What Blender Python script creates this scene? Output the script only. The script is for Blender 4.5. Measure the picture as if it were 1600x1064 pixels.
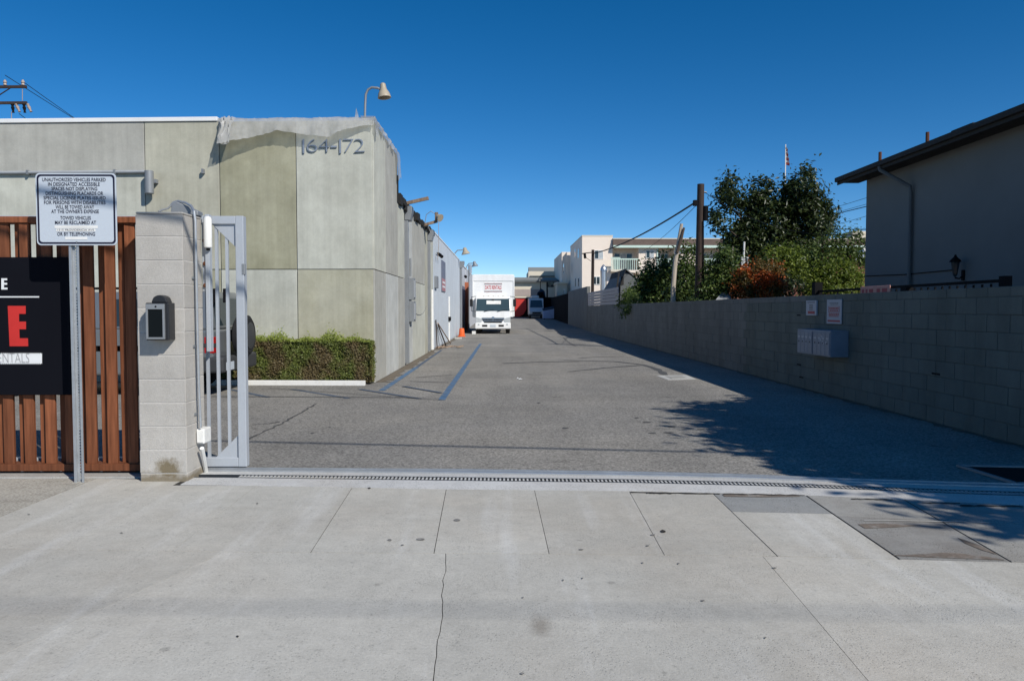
import bpy, bmesh, math, random
import numpy as np
from mathutils import Vector, Matrix, Euler

for o in list(bpy.data.objects):
    bpy.data.objects.remove(o, do_unlink=True)
scene = bpy.context.scene
C = scene.collection
R = math.radians
random.seed(7)

# ------------------------------------------------------------------ camera, sky, sun, exposure
CAM_H, FPX = 1.48, 1180.0
YAW, PITCH = math.atan(13 / FPX), math.atan(48 / FPX)
cam_data = bpy.data.cameras.new('camera')
cam = bpy.data.objects.new('camera', cam_data)
C.objects.link(cam)
cam.location = (0, 0, CAM_H)
cam.rotation_euler = (math.pi / 2 - PITCH, 0, -YAW)
cam_data.sensor_width = 36.0
cam_data.lens = FPX / 1600 * 36
cam_data.clip_start, cam_data.clip_end = 0.05, 3000
scene.camera = cam

SUN = Vector((.85, -.98, 1.0)).normalized()
SUN_EL = math.asin(SUN.z)
SUN_AZ = math.atan2(SUN.x, SUN.y)
world = bpy.data.worlds.new('World')
scene.world = world
world.use_nodes = True
wn = world.node_tree
wn.nodes.clear()
sky = wn.nodes.new('ShaderNodeTexSky')
sky.sky_type = 'NISHITA'
sky.sun_disc = False
sky.sun_elevation = SUN_EL
sky.sun_rotation = SUN_AZ
sky.altitude = 100
sky.air_density = 0.55
sky.dust_density = 0.0
sky.ozone_density = 1.0
hs = wn.nodes.new('ShaderNodeHueSaturation')
hs.inputs['Saturation'].default_value = 1.42
hs.inputs['Hue'].default_value = .499
bg = wn.nodes.new('ShaderNodeBackground')
bg.inputs['Strength'].default_value = 0.130
wo = wn.nodes.new('ShaderNodeOutputWorld')
wn.links.new(sky.outputs[0], hs.inputs['Color'])
wn.links.new(hs.outputs[0], bg.inputs['Color'])
wn.links.new(bg.outputs[0], wo.inputs['Surface'])

sl = bpy.data.lights.new('sun', 'SUN')
sl.energy = 5.0
sl.angle = R(.5)
sl.color = (1.0, .95, .865)
so = bpy.data.objects.new('sun', sl)
C.objects.link(so)
so.location = (20, -20, 30)
so.rotation_euler = SUN.to_track_quat('Z', 'Y').to_euler()

scene.view_settings.view_transform = 'Standard'
scene.view_settings.look = 'None'
scene.view_settings.gamma = 1
scene.view_settings.use_curve_mapping = False
scene.view_settings.exposure = -0.10

# ------------------------------------------------------------------ where a picture point lies in the place
CR = Euler(cam.rotation_euler).to_matrix()
CO = Vector(cam.location)


def ray(px, py):
    return CR @ Vector(((px - 800) / FPX, -(py - 532) / FPX, -1))


def P(px, py, Y):
    d = ray(px, py)
    return CO + d * (Y / d.y)


def PX(px, py, X):
    d = ray(px, py)
    return CO + d * (X / d.x)


def G(px, py, z=0.0):
    d = ray(px, py)
    return CO + d * ((z - CAM_H) / d.z)


def gz(y):
    return 0.0 if y < 45 else .0105 * (y - 45)


# ------------------------------------------------------------------ objects
ORIGIN = {}


def tag(o, label=None, cat=None, group=None, kind=None):
    if label: o['label'] = label
    if cat: o['category'] = cat
    if group: o['group'] = group
    if kind: o['kind'] = kind
    return o


def thing(name, loc, label, cat, group=None):
    o = bpy.data.objects.new(name, None)
    o.empty_display_size = .2
    C.objects.link(o)
    o.location = loc
    ORIGIN[o.name] = Vector(loc)
    return tag(o, label, cat, group)


def org(o):
    return ORIGIN.get(o.name, Vector((0, 0, 0))) if o else Vector((0, 0, 0))


def link_mesh(name, me, parent=None, loc=None):
    o = bpy.data.objects.new(name, me)
    C.objects.link(o)
    if parent:
        o.parent = parent
    if loc is not None:
        o.location = Vector(loc) - org(parent)
    ORIGIN[o.name] = org(parent) if loc is None else Vector(loc)
    return o


class MB:
    """collects faces for one mesh; coordinates are those of the place"""

    def __init__(self):
        self.v, self.f = [], []

    def add(self, vs, fs):
        n = len(self.v)
        self.v += [tuple(p) for p in vs]
        self.f += [tuple(i + n for i in q) for q in fs]
        return self

    def hexa(self, b, t):
        return self.add(list(b) + list(t), [(3, 2, 1, 0), (4, 5, 6, 7), (0, 1, 5, 4), (1, 2, 6, 5), (2, 3, 7, 6), (3, 0, 4, 7)])

    def box(self, x0, x1, y0, y1, z0, z1, m=None):
        b = [(x0, y0, z0), (x1, y0, z0), (x1, y1, z0), (x0, y1, z0)]
        t = [(x0, y0, z1), (x1, y0, z1), (x1, y1, z1), (x0, y1, z1)]
        if m:
            b, t = [m(*p) for p in b], [m(*p) for p in t]
        return self.hexa(b, t)

    def bar(self, p0, p1, w, h, up=(0, 0, 1)):
        p0, p1 = Vector(p0), Vector(p1)
        d = (p1 - p0).normalized()
        u = Vector(up)
        s = d.cross(u)
        if s.length < 1e-4:
            s = d.cross(Vector((0, 1, 0)))
        s.normalize()
        u = s.cross(d)
        q = [(-w / 2, -h / 2), (w / 2, -h / 2), (w / 2, h / 2), (-w / 2, h / 2)]
        return self.hexa([p0 + s * a + u * b for a, b in q], [p1 + s * a + u * b for a, b in q])

    def tube(self, pts, r, n=8, cap=True):
        pts = [Vector(p) for p in pts]
        rs = r if isinstance(r, (list, tuple)) else [r] * len(pts)
        base = len(self.v)
        prev = None
        for i, p in enumerate(pts):
            a = pts[max(i - 1, 0)]
            b = pts[min(i + 1, len(pts) - 1)]
            d = (b - a).normalized()
            if prev is None:
                s = d.cross(Vector((0, 0, 1)))
                if s.length < 1e-3:
                    s = d.cross(Vector((0, 1, 0)))
            else:
                s = prev - d * prev.dot(d)
            s.normalize()
            prev = s
            u = s.cross(d)
            for k in range(n):
                a_ = 2 * math.pi * k / n
                self.v.append(tuple(p + (s * math.cos(a_) + u * math.sin(a_)) * rs[i]))
        for i in range(len(pts) - 1):
            for k in range(n):
                q = base + i * n + k
                q2 = base + i * n + (k + 1) % n
                self.f.append((q, q2, q2 + n, q + n))
        if cap:
            self.f.append(tuple(base + k for k in range(n))[::-1])
            e = base + (len(pts) - 1) * n
            self.f.append(tuple(e + k for k in range(n)))
        return self

    def lathe(self, prof, origin, axis=(0, 0, 1), n=16):
        """prof: (radius, height along axis)"""
        ax = Vector(axis).normalized()
        s = ax.cross(Vector((0, 1, 0.01)))
        s.normalize()
        u = ax.cross(s)
        o = Vector(origin)
        base = len(self.v)
        for r, h in prof:
            for k in range(n):
                a = 2 * math.pi * k / n
                self.v.append(tuple(o + ax * h + (s * math.cos(a) + u * math.sin(a)) * max(r, 1e-4)))
        for i in range(len(prof) - 1):
            for k in range(n):
                q = base + i * n + k
                q2 = base + i * n + (k + 1) % n
                self.f.append((q, q2, q2 + n, q + n))
        self.f.append(tuple(base + k for k in range(n))[::-1])
        e = base + (len(prof) - 1) * n
        self.f.append(tuple(e + k for k in range(n)))
        return self

    def prism(self, pts, d):
        """polygon swept by the vector d"""
        d = Vector(d)
        a = [Vector(p) for p in pts]
        n = len(a)
        return self.add(a + [p + d for p in a], [tuple(range(n))[::-1], tuple(range(n, 2 * n))] + [(i, (i + 1) % n, (i + 1) % n + n, i + n) for i in range(n)])

    def sheet(self, pts):
        return self.add(pts, [tuple(range(len(pts)))])

    def build(self, name, mat, parent=None, bevel=0, smooth=False, seg=2, angle=35):
        o0 = org(parent)
        me = bpy.data.meshes.new(name)
        me.from_pydata([tuple(Vector(p) - o0) for p in self.v], [], self.f)
        bm = bmesh.new()
        bm.from_mesh(me)
        bmesh.ops.recalc_face_normals(bm, faces=bm.faces)
        bm.to_mesh(me)
        bm.free()
        me.materials.append(mat)
        o = bpy.data.objects.new(name, me)
        C.objects.link(o)
        if parent:
            o.parent = parent
        ORIGIN[o.name] = o0
        if bevel:
            b = o.modifiers.new('bevel', 'BEVEL')
            b.width, b.segments, b.limit_method, b.angle_limit = bevel, seg, 'ANGLE', R(40)
        if smooth:
            me.polygons.foreach_set('use_smooth', [True] * len(me.polygons))
            try:
                me.set_sharp_from_angle(angle=R(angle))
            except Exception:
                pass
        me.update()
        return o


def text_mesh(s, size, width=None, extrude=0.0, bold=0.0):
    cu = bpy.data.curves.new('lettering', 'FONT')
    cu.body = s
    cu.size = size
    cu.extrude = extrude
    cu.offset = bold
    cu.resolution_u = 3
    cu.align_x, cu.align_y = 'CENTER', 'CENTER'
    o = bpy.data.objects.new('lettering', cu)
    C.objects.link(o)
    dg = bpy.context.evaluated_depsgraph_get()
    me = bpy.data.meshes.new_from_object(o.evaluated_get(dg))
    bpy.data.objects.remove(o, do_unlink=True)
    bpy.data.curves.remove(cu)
    xs = [v.co.x for v in me.vertices]
    if xs and width:
        k = width / (max(xs) - min(xs))
        c = (max(xs) + min(xs)) / 2
        for v in me.vertices:
            v.co.x = (v.co.x - c) * k
    return me


FACE = {'-Y': Matrix(((1, 0, 0), (0, 0, -1), (0, 1, 0))), '-X': Matrix(((0, 0, -1), (-1, 0, 0), (0, 1, 0))), '+X': Matrix(((0, 0, 1), (1, 0, 0), (0, 1, 0)))}


def text(name, s, size, loc, face, mat, parent=None, width=None, extrude=0.0, bold=0.0, rot=None):
    me = text_mesh(s, size, width, extrude, bold)
    me.materials.clear()
    me.materials.append(mat)
    m = FACE[face].to_4x4()
    if rot is not None:
        m = rot.to_4x4() @ m
    me.transform(m)
    me.name = name
    return link_mesh(name, me, parent, loc)


# ------------------------------------------------------------------ materials
class NT:
    def __init__(self, name):
        self.m = bpy.data.materials.new(name)
        self.m.use_nodes = True
        self.t = self.m.node_tree
        self.b = self.t.nodes['Principled BSDF']
        self.geo = self.t.nodes.new('ShaderNodeNewGeometry')

    def n(self, typ, **k):
        q = self.t.nodes.new(typ)
        for a, b in k.items():
            setattr(q, a, b)
        return q

    def l(self, a, b):
        self.t.links.new(a, b)

    def val(self, x, sock):
        if hasattr(x, 'is_output'):
            self.l(x, sock)
        else:
            sock.default_value = x

    def math(self, op, a, b=None, c=None, clamp=False):
        q = self.n('ShaderNodeMath', operation=op, use_clamp=clamp)
        self.val(a, q.inputs[0])
        if b is not None: self.val(b, q.inputs[1])
        if c is not None: self.val(c, q.inputs[2])
        return q.outputs[0]

    def pos(self, scale=(1, 1, 1), off=(0, 0, 0)):
        q = self.n('ShaderNodeMapping')
        q.inputs['Scale'].default_value = scale
        q.inputs['Location'].default_value = off
        self.l(self.geo.outputs['Position'], q.inputs['Vector'])
        return q.outputs[0]

    def noise(self, scale, detail=4, rough=.55, stretch=(1, 1, 1), off=(0, 0, 0)):
        q = self.n('ShaderNodeTexNoise')
        q.inputs['Scale'].default_value = scale
        q.inputs['Detail'].default_value = detail
        q.inputs['Roughness'].default_value = rough
        self.l(self.pos(stretch, off), q.inputs['Vector'])
        return q.outputs['Fac']

    def ramp(self, x, a, b, lo=0.0, hi=1.0):
        q = self.n('ShaderNodeMapRange', clamp=True)
        self.val(x, q.inputs[0])
        for i, v in enumerate((a, b, lo, hi)):
            q.inputs[i + 1].default_value = v
        return q.outputs[0]

    def mix(self, f, a, b):
        q = self.n('ShaderNodeMix', data_type='RGBA')
        self.val(f, q.inputs[0])
        for x, s in ((a, q.inputs[6]), (b, q.inputs[7])):
            if isinstance(x, tuple):
                s.default_value = (*x, 1) if len(x) == 3 else x
            else:
                self.l(x, s)
        return q.outputs[2]

    def scale(self, col, f):
        q = self.n('ShaderNodeVectorMath', operation='SCALE')
        if isinstance(col, tuple):
            q.inputs[0].default_value = col
        else:
            self.l(col, q.inputs[0])
        self.val(f, q.inputs['Scale'])
        return q.outputs[0]

    def bump(self, h, strength, dist=.01):
        q = self.n('ShaderNodeBump')
        q.inputs['Strength'].default_value = strength
        q.inputs['Distance'].default_value = dist
        self.l(h, q.inputs['Height'])
        self.l(q.outputs[0], self.b.inputs['Normal'])


def mat(name, col, rough=.85, var=.10, vs=1.5, grain=.06, gs=70, bump=.15, bs=None, metal=0.0, rnd=0.0, isl=0.0, streak=0.0, stain=None, spec=.3, seed=0):
    k = NT(name)
    f = k.math('MULTIPLY_ADD', k.noise(vs, 5, .6, off=(seed, seed, 0)), 2 * var * 1.6, 1 - var * 1.6)
    if grain:
        f = k.math('MULTIPLY', f, k.math('MULTIPLY_ADD', k.noise(gs, 2, .7), 2 * grain * 1.8, 1 - grain * 1.8))
    if streak:
        f = k.math('MULTIPLY', f, k.math('MULTIPLY_ADD', k.noise(1, 5, .65, (5, 5, .28), (seed, 0, 0)), 2 * streak * 1.6, 1 - streak * 1.6))
    if rnd:
        oi = k.n('ShaderNodeObjectInfo')
        f = k.math('MULTIPLY', f, k.math('MULTIPLY_ADD', oi.outputs['Random'], 2 * rnd, 1 - rnd))
    if isl:
        f = k.math('MULTIPLY', f, k.math('MULTIPLY_ADD', k.geo.outputs['Random Per Island'], 2 * isl, 1 - isl))
    c = tuple(col)
    if stain:
        c = k.mix(k.ramp(k.noise(stain[2], 5, .6, stain[3] if len(stain) > 3 else (1, 1, 1), (seed + 3, 1, 2)), .5, .72, 0, stain[1]), c, tuple(stain[0]))
    k.l(k.scale(c, f), k.b.inputs['Base Color'])
    k.b.inputs['Roughness'].default_value = rough
    k.b.inputs['Metallic'].default_value = metal
    k.b.inputs['Specular IOR Level'].default_value = spec
    if bump:
        k.bump(k.noise(bs or gs, 3, .7), bump, .006)
    return k.m


def leaf_mat(name, a, b, trans=.3, dead=None, rough=.5, dscale=1.6):
    k = NT(name)
    r = k.geo.outputs['Random Per Island']
    c = k.mix(r, a, b)
    if dead:
        c = k.mix(k.ramp(k.noise(dscale, 3, .6), .42, .56, 0, dead[1]), c, dead[0])
    k.l(c, k.b.inputs['Base Color'])
    k.b.inputs['Roughness'].default_value = rough
    k.b.inputs['Specular IOR Level'].default_value = .35
    tr = k.n('ShaderNodeBsdfTranslucent')
    k.l(k.scale(c, 1.5), tr.inputs['Color'])
    mx = k.n('ShaderNodeMixShader')
    mx.inputs[0].default_value = trans
    k.l(k.b.outputs[0], mx.inputs[1])
    k.l(tr.outputs[0], mx.inputs[2])
    k.l(mx.outputs[0], k.t.nodes['Material Output'].inputs['Surface'])
    return k.m


def glass_mat(name, col=(.02, .03, .035), rough=.05):
    k = NT(name)
    k.l(k.mix(k.noise(.7, 2), col, tuple(x * 1.8 for x in col)), k.b.inputs['Base Color'])
    k.b.inputs['Roughness'].default_value = rough
    k.b.inputs['Specular IOR Level'].default_value = .5
    return k.m


def asphalt_mat():
    k = NT('asphalt')
    f = k.math('MULTIPLY_ADD', k.noise(.5, 6, .62), .5, .76)
    f = k.math('MULTIPLY', f, k.math('MULTIPLY_ADD', k.noise(1, 5, .6, (1.1, .10, 1), (4, 0, 0)), .52, .75))
    f = k.math('MULTIPLY', f, k.math('MULTIPLY_ADD', k.noise(1, 4, .6, (.10, 1.3, 1), (0, 9, 0)), .30, .86))
    vo = k.n('ShaderNodeTexVoronoi')
    vo.inputs['Scale'].default_value = 58
    k.l(k.pos(), vo.inputs['Vector'])
    spk = k.n('ShaderNodeSeparateColor')
    k.l(vo.outputs['Color'], spk.inputs[0])
    f = k.math('MULTIPLY', f, k.math('MULTIPLY_ADD', spk.outputs[0], .74, .62))
    f = k.math('MULTIPLY', f, k.math('MULTIPLY_ADD', k.noise(26, 3, .8), .7, .65))
    # oil drips and filler
    f = k.math('MULTIPLY', f, k.ramp(k.noise(2.6, 4, .6, off=(7, 2, 0)), .63, .74, 1.0, .62))
    c = k.mix(k.ramp(k.noise(.35, 4, .6, off=(2, 8, 0)), .42, .62), (.222, .213, .197), (.248, .235, .212))
    k.l(k.scale(c, f), k.b.inputs['Base Color'])
    k.b.inputs['Roughness'].default_value = .96
    k.b.inputs['Specular IOR Level'].default_value = .08
    k.bump(k.math('ADD', k.noise(110, 3, .7), k.math('MULTIPLY', k.noise(9, 3), .5)), .55, .008)
    return k.m


def concrete_mat(name, col, spots=.5, warm=(.42, .38, .32), white=.25, seed=0, speck=.55, mark=None, wm=.5):
    k = NT(name)
    f = k.math('MULTIPLY_ADD', k.noise(.8, 7, .68, off=(seed, seed * 2, 0)), .56, .72)
    f = k.math('MULTIPLY', f, k.math('MULTIPLY_ADD', k.noise(9, 6, .75, off=(seed, 0, 0)), .44, .78))
    f = k.math('MULTIPLY', f, k.math('MULTIPLY_ADD', k.noise(62, 3, .85), .62, .69))
    oi = k.n('ShaderNodeObjectInfo')
    f = k.math('MULTIPLY', f, k.math('MULTIPLY_ADD', oi.outputs['Random'], .10, .95))
    f = k.math('MULTIPLY', f, k.ramp(k.noise(30, 3, .6, off=(seed, 4, 0)), .60, .72, 1.0, .74))
    # pin holes and gum spots
    vo = k.n('ShaderNodeTexVoronoi')
    vo.inputs['Scale'].default_value = 62
    k.l(k.pos(), vo.inputs['Vector'])
    sp = k.math('MULTIPLY', k.ramp(vo.outputs['Distance'], .16, .30, 1, 0), k.ramp(k.noise(3, 3, .6, off=(1, seed, 0)), .44, .56))
    f = k.math('MULTIPLY', f, k.math('SUBTRACT', 1, k.math('MULTIPLY', sp, speck)))
    vo2 = k.n('ShaderNodeTexVoronoi')
    vo2.inputs['Scale'].default_value = 2.3
    k.l(k.pos(), vo2.inputs['Vector'])
    gum = k.ramp(k.math('ADD', vo2.outputs['Distance'], k.math('MULTIPLY', k.noise(14, 3), .12)), .085, .115, .5 * spots, 0)
    f = k.math('MULTIPLY', f, k.math('SUBTRACT', 1, gum))
    c = k.mix(k.ramp(k.noise(.55, 5, .6, off=(seed + 5, 3, 0)), .45, .68, 0, wm), col, warm)
    # pale wheel polish running the way cars cross
    c = k.mix(k.ramp(k.noise(1, 5, .6, (3.2, .30, 1), (seed + 2.2, 0, 0)), .54, .72, 0, white), c, (.62, .62, .60))
    if mark is not None:
        q = k.n('ShaderNodeVectorMath', operation='DISTANCE')
        mp = k.n('ShaderNodeMapping', vector_type='POINT')
        mp.inputs['Rotation'].default_value = (0, 0, .45)
        dv = k.n('ShaderNodeVectorMath', operation='SUBTRACT')
        k.l(k.geo.outputs['Position'], dv.inputs[0])
        dv.inputs[1].default_value = tuple(mark)
        k.l(dv.outputs[0], mp.inputs['Vector'])
        mp.inputs['Scale'].default_value = (1.0, .42, 1)
        k.l(mp.outputs[0], q.inputs[0])
        d = k.math('ADD', q.outputs['Value'], k.math('MULTIPLY_ADD', k.noise(22, 4, .7), .06, -.03))
        c = k.mix(k.ramp(d, .015, .065, .75, 0), c, (.27, .245, .21))
    k.l(k.scale(c, f), k.b.inputs['Base Color'])
    k.b.inputs['Roughness'].default_value = .86
    k.b.inputs['Specular IOR Level'].default_value = .3
    k.bump(k.math('ADD', k.noise(85, 3, .75), k.math('MULTIPLY', sp, -.8)), .32, .006)
    return k.m


def panel_mat(name, col, dark, seed):
    """trowelled plaster: cloudy trowel marks, rain streaks from the top"""
    k = NT(name)
    f = k.math('MULTIPLY_ADD', k.noise(1.5, 8, .72, off=(seed, seed, seed)), .72, .64)
    f = k.math('MULTIPLY', f, k.math('MULTIPLY_ADD', k.noise(1, 5, .7, (6.5, 6.5, .22), (seed, 0, 0)), .44, .78))
    f = k.math('MULTIPLY', f, k.math('MULTIPLY_ADD', k.noise(32, 4, .7), .18, .91))
    c = k.mix(k.ramp(k.noise(.9, 6, .65, off=(seed + 3, 0, 2)), .38, .66, 0, .75), col, dark)
    k.l(k.scale(c, f), k.b.inputs['Base Color'])
    k.b.inputs['Roughness'].default_value = .88
    k.b.inputs['Specular IOR Level'].default_value = .2
    k.bump(k.math('ADD', k.noise(5, 5, .7, off=(seed, 1, 1)), k.math('MULTIPLY', k.noise(120, 2, .7), .3)), .25, .012)
    return k.m


def wood_mat(name, col, dark):
    k = NT(name)
    oi = k.n('ShaderNodeObjectInfo')
    rv = k.n('ShaderNodeVectorMath', operation='ADD')
    k.l(k.pos((1, 1, .07)), rv.inputs[0])
    k.l(oi.outputs['Random'], rv.inputs[1])
    q = k.n('ShaderNodeTexNoise')
    q.inputs['Scale'].default_value = 38
    q.inputs['Detail'].default_value = 5
    k.l(rv.outputs[0], q.inputs['Vector'])
    c = k.mix(k.ramp(q.outputs['Fac'], .3, .7), dark, col)
    f = k.math('MULTIPLY_ADD', oi.outputs['Random'], .5, .75)
    f = k.math('MULTIPLY', f, k.math('MULTIPLY_ADD', k.noise(3, 4, .6), .4, .8))
    k.l(k.scale(c, f), k.b.inputs['Base Color'])
    k.b.inputs['Roughness'].default_value = .68
    k.b.inputs['Specular IOR Level'].default_value = .25
    k.bump(q.outputs['Fac'], .2, .004)
    return k.m


def film_mat(name='plastic_film', lo=.24, hi=.55):
    k = NT(name)
    c = k.mix(k.noise(5, 5, .7), (.50, .50, .48), (.74, .74, .72))
    k.l(c, k.b.inputs['Base Color'])
    k.b.inputs['Roughness'].default_value = .28
    k.b.inputs['Specular IOR Level'].default_value = .5
    tr = k.n('ShaderNodeBsdfTranslucent')
    k.l(c, tr.inputs['Color'])
    tp = k.n('ShaderNodeBsdfTransparent')
    mx = k.n('ShaderNodeMixShader')
    mx.inputs[0].default_value = .35
    k.l(k.b.outputs[0], mx.inputs[1])
    k.l(tr.outputs[0], mx.inputs[2])
    m2 = k.n('ShaderNodeMixShader')
    k.l(k.ramp(k.noise(3, 4), .3, .7, lo, hi), m2.inputs[0])
    k.l(mx.outputs[0], m2.inputs[1])
    k.l(tp.outputs[0], m2.inputs[2])
    k.l(m2.outputs[0], k.t.nodes['Material Output'].inputs['Surface'])
    return k.m


def block_mat(name, col, rnd, isl, dark, seed=0):
    k = NT(name)
    f = k.math('MULTIPLY_ADD', k.noise(1.1, 7, .7, off=(seed, 0, 0)), .62, .69)
    f = k.math('MULTIPLY', f, k.math('MULTIPLY_ADD', k.noise(55, 3, .75), .36, .82))
    if rnd:
        oi = k.n('ShaderNodeObjectInfo')
        f = k.math('MULTIPLY', f, k.math('MULTIPLY_ADD', oi.outputs['Random'], 2 * rnd, 1 - rnd))
    if isl:
        f = k.math('MULTIPLY', f, k.math('MULTIPLY_ADD', k.geo.outputs['Random Per Island'], 2 * isl, 1 - isl))
    c = k.mix(k.ramp(k.noise(1, 5, .6, (2, 2, .35), (seed, 3, 0)), .46, .7, 0, .6), col, dark)
    k.l(k.scale(c, f), k.b.inputs['Base Color'])
    k.b.inputs['Roughness'].default_value = .92
    k.b.inputs['Specular IOR Level'].default_value = .15
    k.bump(k.noise(70, 4, .8), .5, .008)
    return k.m


m_asphalt = asphalt_mat()
m_slab = concrete_mat('sidewalk_concrete', (.46, .447, .405), seed=0, white=.5, speck=.25, mark=G(845, 977))
m_slab_dark = concrete_mat('sidewalk_concrete_grey', (.27, .275, .27), seed=4, white=.05, warm=(.27, .26, .24))
m_slab_mid = concrete_mat('sidewalk_concrete_mid', (.33, .325, .305), seed=7, white=.1, warm=(.21, .185, .155), wm=.7)
m_slab_brown = concrete_mat('sidewalk_concrete_stained', (.27, .265, .25), seed=2, white=.05, warm=(.13, .105, .085), wm=.85)
m_strip = concrete_mat('drain_strip_concrete', (.52, .52, .51), seed=9, white=.4, spots=.2)
m_curb = concrete_mat('curb_concrete', (.36, .36, .35), seed=3, white=.1)
m_aggr = mat('pebbled_concrete', (.38, .36, .315), .95, .16, 3, .50, 55, 1.0, 45, stain=((.20, .18, .15), .6, 9))
m_earth = mat('earth', (.16, .13, .10), .95, .2, .4, .15, 20, .4)
m_joint = mat('joint_dirt', (.035, .033, .030), .95, .2, 6, .1, 40, .2)
m_paint_white = mat('white_paint', (.74, .74, .72), .55, .08, 2, .03, 60, .05, stain=((.45, .43, .38), .35, 5))
m_blue_line = mat('blue_road_paint', (.075, .145, .245), .75, .25, 3, .22, 60, .3, stain=((.19, .19, .18), .9, 6))
m_blue_faint = mat('worn_blue_road_paint', (.075, .105, .155), .8, .22, 3, .22, 60, .3, stain=((.13, .13, .13), .85, 5))
m_tyre_line = mat('dark_paving_scar', (.085, .085, .085), .9, .25, 5, .2, 60, .3)
m_lid = concrete_mat('lid_concrete', (.44, .44, .42), seed=5)
m_steel = mat('galvanised_steel', (.44, .46, .48), .42, .14, 6, .08, 40, .05, metal=.55, spec=.5)
m_gate = mat('grey_gate_paint', (.40, .43, .47), .42, .08, 3, .03, 60, .05, metal=.1, spec=.5)
m_rust = mat('rust', (.11, .045, .025), .9, .3, 20, .2, 80, .4)
m_iron = mat('black_iron', (.008, .008, .009), .8, .2, 5, .1, 60, .1, spec=.12)
m_black = mat('black_plastic', (.018, .019, .022), .42, .1, 3, .05, 80, .05, spec=.4)
m_screen = mat('black_screen', (.006, .008, .009), .35, .1, 5, 0, 60, 0, spec=.12)
m_banner = mat('black_banner_vinyl', (.006, .0065, .010), .8, .15, 1, .05, 60, .05, 6, spec=.06)
m_red = mat('red_print', (.52, .03, .025), .5, .12, 4, .03, 60, .0)
m_white_print = mat('white_print', (.72, .73, .74), .5, .05, 3, .02, 60, 0)
m_grey_print = mat('grey_print', (.16, .16, .17), .6, .05, 3, .02, 60, 0)
m_navy_print = mat('navy_print', (.012, .013, .035), .5, .05, 3, .02, 60, 0)
m_sign_white = mat('sign_sheeting', (.50, .55, .61), .40, .04, 2, .02, 60, 0, spec=.5)
m_wood = wood_mat('stained_redwood', (.235, .082, .037), (.12, .040, .017))
m_old_wood = wood_mat('weathered_timber', (.34, .25, .18), (.18, .125, .09))
m_pole_wood = wood_mat('creosoted_pole', (.055, .036, .028), (.025, .017, .014))
m_pale_wood = wood_mat('dead_pale_trunk', (.52, .46, .38), (.30, .25, .20))
m_bark = wood_mat('bark', (.10, .075, .055), (.045, .034, .026))
m_block = block_mat('pillar_block', (.43, .41, .38), .07, 0, (.34, .32, .29))
def wet_block():
    k = NT('pillar_block_wet')
    f = k.math('MULTIPLY_ADD', k.noise(1.1, 6, .65), .44, .78)
    f = k.math('MULTIPLY', f, k.math('MULTIPLY_ADD', k.noise(55, 3, .75), .36, .82))
    q = k.n('ShaderNodeVectorMath', operation='DISTANCE')
    k.l(k.pos((1, 1, 1.15)), q.inputs[0])
    q.inputs[1].default_value = (-2.90, 6.50, .12)
    d = k.math('ADD', q.outputs['Value'], k.math('MULTIPLY_ADD', k.noise(14, 4, .65), .20, -.10))
    low = k.n('ShaderNodeSeparateXYZ')
    k.l(k.geo.outputs['Position'], low.inputs[0])
    dz = k.math('ADD', low.outputs[2], k.math('MULTIPLY_ADD', k.noise(11, 4, .6, off=(4, 0, 0)), .12, -.06))
    m = k.math('MAXIMUM', k.ramp(d, .06, .14, .9, 0), k.ramp(dz, .03, .09, .8, 0))
    c = k.mix(m, (.43, .41, .38), (.15, .115, .06))
    k.l(k.scale(c, f), k.b.inputs['Base Color'])
    k.b.inputs['Roughness'].default_value = .92
    k.bump(k.noise(70, 4, .8), .5, .008)
    return k.m


m_block_wet = wet_block()
m_stain = mat('brown_water_stain', (.14, .10, .055), .9, .3, 5, .2, 50, .2)
m_mortar = mat('mortar', (.50, .48, .45), .95, .15, 8, .1, 60, .4)
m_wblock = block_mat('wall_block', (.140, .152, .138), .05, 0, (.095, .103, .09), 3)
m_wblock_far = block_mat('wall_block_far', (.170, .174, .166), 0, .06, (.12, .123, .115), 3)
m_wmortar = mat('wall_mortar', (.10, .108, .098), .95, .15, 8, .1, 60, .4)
P_LIGHT, P_GREY, P_OLIVE, P_MID = (.515, .52, .455), (.42, .415, .375), (.36, .35, .255), (.45, .44, .36)
m_pan = {}
for i_, (nm, c_, d_) in enumerate((('light', P_LIGHT, (.42, .42, .36)), ('grey', P_GREY, (.35, .345, .31)), ('olive', P_OLIVE, (.255, .245, .165)), ('mid', P_MID, (.36, .35, .28)), ('pale', (.50, .51, .485), (.40, .405, .385)), ('khaki', (.43, .42, .33), (.33, .315, .225)))):
    m_pan[nm] = panel_mat('plaster_' + nm, c_, d_, 3 * i_ + 1)
m_pale_blue = mat('pale_blue_wall_paint', (.55, .60, .645), .75, .10, .8, .03, 60, .15, 3, streak=.10)
m_pale_grey = mat('pale_grey_wall_paint', (.50, .52, .55), .75, .10, .8, .03, 60, .15, 3, streak=.10)
m_coping = mat('white_coping', (.80, .80, .79), .4, .06, 2, .02, 60, .05, spec=.5)
m_tar = mat('black_roofing_felt', (.022, .022, .022), .85, .3, 3, .2, 50, .6, 12)
m_film = film_mat()
m_film_white = film_mat('bunched_plastic_film', .05, .2)
m_number = mat('grey_metal_numeral', (.33, .36, .41), .4, .08, 5, .02, 60, 0, metal=.4, spec=.5)
m_galv = mat('dull_grey_metal', (.25, .265, .28), .5, .14, 3, .05, 50, .08, metal=.3, spec=.4)
m_pipe_grey = mat('grey_pipe_paint', (.34, .36, .38), .55, .12, 3, .05, 50, .08)
m_tan = mat('tan_enamel', (.40, .345, .26), .45, .12, 6, .05, 50, .05)
m_hedge = leaf_mat('hedge_leaf', (.090, .122, .026), (.190, .222, .052), .25, ((.165, .120, .062), .9))
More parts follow.
